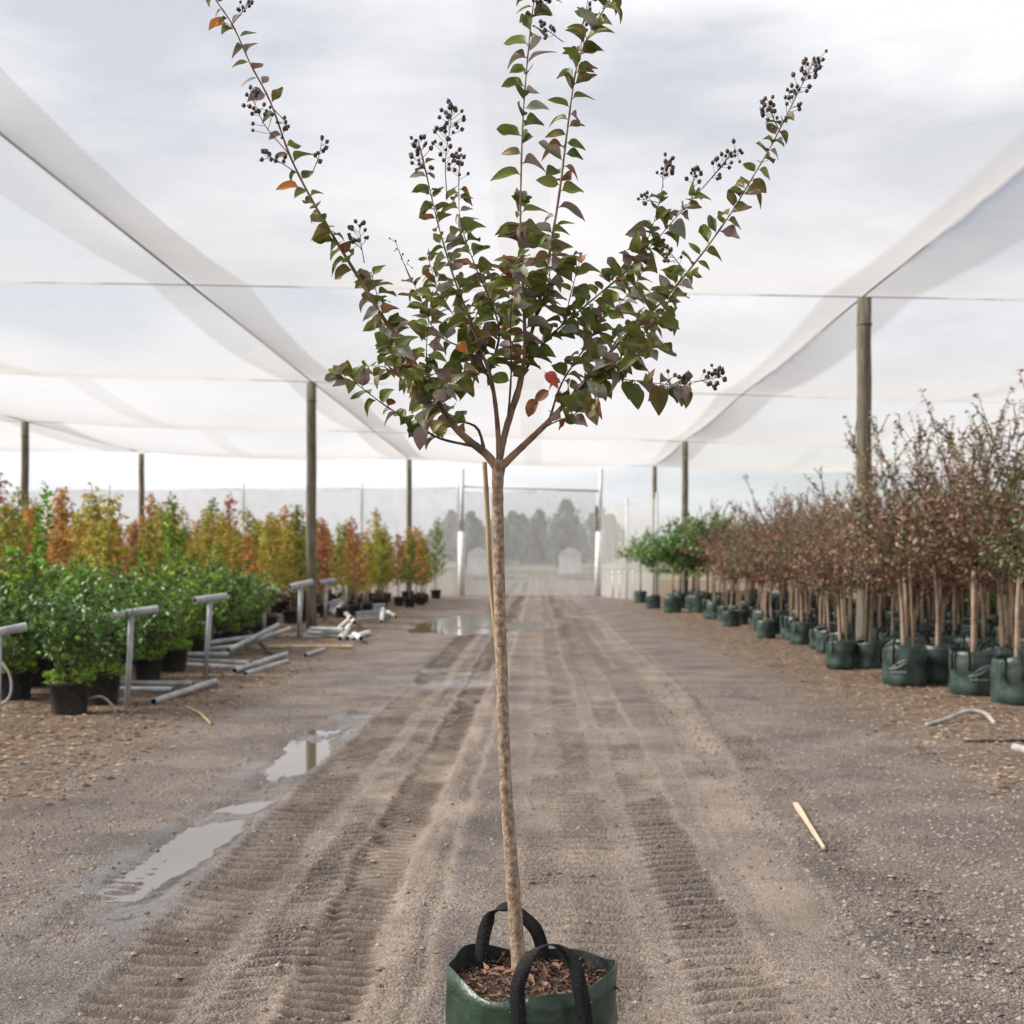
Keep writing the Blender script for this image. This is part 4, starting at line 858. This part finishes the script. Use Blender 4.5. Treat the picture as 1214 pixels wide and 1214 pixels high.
def leaf_shape(v):
    r = np.random.default_rng(60 + v); mb = MB(); nn = 8; vs = []; wmax = (.29, .33, .26, .36, .30)[v]; curl = (.38, .18, .52, .30, -.16)[v]; fold = (.22, .30, .14, .26, .32)[v]; wv = (.045, .07, .04, .065, .085)[v]
    for i in range(nn + 1):
        s = i / nn; wd = wmax * (math.sin(math.pi * s ** .72) ** .85 if 0 < s < 1 else 0.004); y = s * .94; z = -curl * s * s + .10 * s
        for k in (-1, -.5, 0, .5, 1): vs.append((wd * k, y, z + fold * abs(k) * wd / wmax * .8 + wv * math.sin(7 * s + (2 if k > 0 else 0)) * abs(k)))
    vs = [(x, y + .10, z) for x, y, z in vs]; mb.add(vs, [(i * 5 + k, i * 5 + k + 1, (i + 1) * 5 + k + 1, (i + 1) * 5 + k) for i in range(nn) for k in range(4)])
    mb.tube([(0, 0, 0), (0, .12, .01)], .016, 4, 0, False); return mb
SH = [leaf_shape(v) for v in range(5)]; LMESH = {}
def leaf_mesh(v, k):
    if (v, k) not in LMESH: LMESH[v, k] = SH[v].mesh('leaf', hero_leaf[k])
    return LMESH[v, k]
leaves = []; BO = {}; BP = {}
for key, px, r0, r1, dz, s0, s1 in BR:
    n = len(px); ln = [0]
    for p, q in zip(px[:-1], px[1:]): ln.append(ln[-1] + math.dist(p, q))
    pts = [at(x, y, HD + dz * (l / ln[-1]) ** 1.2) - hl for (x, y), l in zip(px, ln)]
    # a side branch starts on its parent's centre line
    if key not in 'A':
        best = min(((q - pts[0]).xz.length + .15 * abs((q - pts[0]).y), i) for i, q in enumerate(tpts[40:])); cands = [(b_, k) for k, v in BP.items() for b_ in v]
        cq = min(cands + [(q, 't') for q in tpts[48:]], key=lambda c_: (c_[0].x - pts[0].x) ** 2 + (c_[0].z - pts[0].z) ** 2); dy = cq[0].y - pts[0].y
        pts = [Vector((p.x, p.y + dy * (1 - i / (n - 1)), p.z)) for i, p in enumerate(pts)]; pts[0] = cq[0].copy()
    ns = max(12, int(ln[-1] / 9)); cv = spline(pts, ns); BP[key] = cv
    m = MB(); m.tube(cv, [r1 + (r0 - r1) * (1 - i / ns) ** 2.0 + .0004 * math.sin(i * 2.3) for i in range(ns + 1)], 10 if r0 > .007 else 7)
    bo = m.build('branch', limb_m if r0 > .008 else twig_m, hero); BO[key] = bo
    L_m = sum((b_ - a_).length for a_, b_ in zip(cv[:-1], cv[1:])); k = 0; s = s0
    step = (.0150 if key in 'DE' else .0118) / L_m
    while s < s1:
        p, d = along(cv, min(s, .999)); side = 1 if k % 2 else -1; k += 1; s += step * hr.uniform(.7, 1.3)
        if hr.random() < .06: continue
        o = Vector((side, 0, 0)); o = (o - d * o.dot(d)).normalized(); o = Matrix.Rotation(hr.normal(0, .75), 3, d) @ o
        ld = (o + d * hr.uniform(.05, .5) + Vector((0, 0, hr.normal(-.12, .22)))).normalized()
        up = Vector((hr.normal(0, .4), hr.normal(-.85, .5), .75)); x_ = ld.cross(up).normalized(); zz = x_.cross(ld)
        tipf = (s - s0) / (s1 - s0); sz = hr.uniform(.040, .070) * (1 - .28 * max(0, tipf - .75) / .25)
        if key in 'DE': sz *= 1.22
        if key == 'A' and tipf > .5: sz *= .85; s += step * .8
        u_ = hr.random(); acc = 0; kind = 'green'
        wts = dict(LM)
        low = p.z + hl.z < 2.15
        if low: wts['mauve'] *= 1.8; wts['grey'] *= 1.5; wts['brown'] *= 1.4; wts['green'] *= .75
        if key == 'A' and tipf > .35: wts['brown'] *= 2.2; wts['orange'] *= 3; wts['olive'] *= 1.6; wts['mauve'] *= 1.3
        tot = sum(wts.values())
        for kk, ww in wts.items():
            acc += ww / tot
            if u_ < acc: kind = kk; break
        leaves.append((sz, key, p, x_, ld, zz, kind, int(hr.integers(0, 5))))
def one_leaf(px, py, d, ld, kind, key, sz, v=1):
    p = at(px, py, d) - hl; ld = Vector(ld).normalized(); up = Vector((0, -.9, .5)); x_ = ld.cross(up).normalized(); leaves.append((sz, key, p, x_, ld, x_.cross(ld), kind, v))
# single leaves that stand out in the photograph
one_leaf(645, 440, 3.55, (.55, -.1, -.7), 'red', 'Q', .060, 1); one_leaf(652, 462, 3.57, (-.6, 0, -.55), 'brown', 'Q', .052, 4); one_leaf(640, 472, 3.6, (-.4, .1, -.6), 'brown', 'Q', .06)
one_leaf(540, 408, 3.6, (.6, -.2, -.5), 'orange', 'P', .045); one_leaf(356, 222, 3.68, (-1, -.2, .0), 'orange', 'A', .066, 0); one_leaf(270, 28, 3.66, (-1, 0, -.25), 'orange', 'A', .055, 1)
one_leaf(778, 455, 3.62, (.1, -.1, -1), 'olive', 'H', .085, 3); one_leaf(752, 456, 3.64, (.15, -.1, -1), 'green', 'H', .07, 1); one_leaf(806, 455, 3.62, (.1, -.2, -1), 'mauve', 'H', .06, 3); one_leaf(815, 460, 3.63, (-.1, -.2, -1), 'olive', 'H', .058, 1)
one_leaf(500, 502, 3.55, (-.1, -.1, -1), 'mauve', 'B', .07, 2)
leaves.sort(key=lambda l: -l[0] - (1 if l[6] in ('red', 'orange') else 0))
print('hero leaves', len(leaves))
fv = []; ff = []; fm = []; hk = list(hero_leaf)
rest = MB()
for i, (sz, key, p, x_, ld, zz, kind, v) in enumerate(leaves):
    M = Matrix.Translation(p) @ Matrix((x_, ld, zz)).transposed().to_4x4() @ Matrix.Diagonal((sz * hr.uniform(.8, 1.25), sz, sz * hr.uniform(.4, 1.9), 1))
    if i < 300: o = link('leaf', leaf_mesh(v, kind), BO[key]); o.matrix_local = M
    else: rest.add([M @ Vector(q) for q in SH[v].v], SH[v].f, hk.index(kind))
o = rest.build('small_leaves', [hero_leaf[k] for k in hk], hero); o['kind'] = 'stuff'
# seed heads
def panicle(px, d, key, nb, spread, r=.0064):
    m = MB(); pts = spline([at(x, y, d) - hl for x, y in px], 10); m.tube(pts, [.0016 - .0009 * k / 10 for k in range(11)], 5)
    nb = int(nb * 1.35)
    for k in range(nb):
        s = .22 + .78 * (k + .5) / nb; p, dd = along(pts, min(s, .999)); o_ = Matrix.Rotation(hr.random() * 6.28, 3, dd) @ dd.orthogonal().normalized()
        ln_ = spread * hr.uniform(.45, 1.1) * (1.1 - .55 * s); q = p + (o_ * Vector((1, .5, 1)) + dd * .7).normalized() * ln_; m.tube([p, p.lerp(q, .5) + Vector((0, 0, -.002)), q], .0008, 4, 0)
        rr = r * hr.uniform(.75, 1.1); m.ball(q, rr, 1, 8, 1.15); m.ball(q + (q - p).normalized() * rr * 1.1, rr * .28, 1, 5)
        if hr.random() < .3:
            q2 = p.lerp(q, .6) + Vector(hr.normal(0, .012, 3)); m.tube([p.lerp(q, .5), q2], .0007, 4, 0); m.ball(q2, rr * .85, 1, 8, 1.1)
    m.build('seed_head', [twig_m, berry_m], hero)
def dpt(key, s): return along(BP[key], s)[0].y + hl.y
panicle([(530, 236), (528, 190), (534, 150), (536, 131)], 3.68, 'C', 26, .055); panicle([(510, 226), (501, 190), (495, 165)], dpt('C', .95), 'C', 14, .045); panicle([(544, 232), (544, 205), (546, 185)], 3.85, 'C2', 8, .04)
panicle([(343, 183), (315, 150), (303, 125), (296, 115)], 3.6, 'A', 12, .05); panicle([(352, 205), (328, 190), (316, 185)], 3.62, 'A', 6, .035); panicle([(370, 206), (378, 185), (382, 165)], 3.62, 'A', 5, .03); panicle([(325, 130), (336, 142), (340, 150)], 3.6, 'A', 4, .025); panicle([(276, 28), (290, 10), (296, -8)], 3.58, 'A', 6, .03)
panicle([(432, 312), (428, 288), (426, 266)], 3.68, 'A', 10, .045); panicle([(488, 335), (476, 305), (468, 284)], 3.85, 'I', 3, .02, .003)
panicle([(918, 166), (939, 124), (955, 92), (964, 72)], dpt('F', .93), 'F', 22, .05); panicle([(924, 155), (916, 138), (910, 118)], dpt('F', .93), 'F', 11, .04)
panicle([(833, 223), (855, 198), (872, 176)], dpt('G', .95), 'G', 14, .045); panicle([(824, 232), (822, 212), (826, 203)], dpt('G', .95), 'G', 8, .035); panicle([(786, 222), (786, 205), (790, 188)], dpt('G2', .95), 'G2', 12, .045); panicle([(780, 240), (770, 238), (762, 236)], dpt('G2', .95), 'G2', 5, .03)
panicle([(812, 322), (800, 306), (792, 296)], dpt('F', .72), 'F', 8, .035); panicle([(822, 453), (838, 450), (856, 446)], dpt('H', .97), 'H', 15, .042); panicle([(790, 455), (796, 448), (806, 446)], 3.62, 'H', 3, .03)
panicle([(631, 20), (642, 10), (646, -6)], dpt('D', .95), 'D', 10, .035); panicle([(668, 50), (652, 38), (640, 28)], dpt('E', .85), 'E', 7, .03); panicle([(688, 70), (691, 30), (697, 0), (700, -12)], dpt('E', .9), 'E', 12, .04); panicle([(606, 335), (604, 318), (602, 308)], 3.6, 'K', 3, .02)
# bamboo stake tied behind the trunk
m = MB(); sk = [at(574.5, 548, 3.84), at(577.5, 600, 3.84), at(582, 690, 3.84), at(592, 800, 3.84), at(620, 1165, 3.84)]
sk[-1] = Vector((-.040, 3.845, .39)); m.tube(spline([p - sk[-1] for p in sk], 30), [.0072 + (.0011 if i in (5, 11, 17, 24) else 0) for i in range(31)], 9); o = m.build('bamboo_stake', bamboo_m); o.location = sk[-1]; tag(o, 'thin bamboo stake standing behind the trunk of the large crepe myrtle', 'stake')
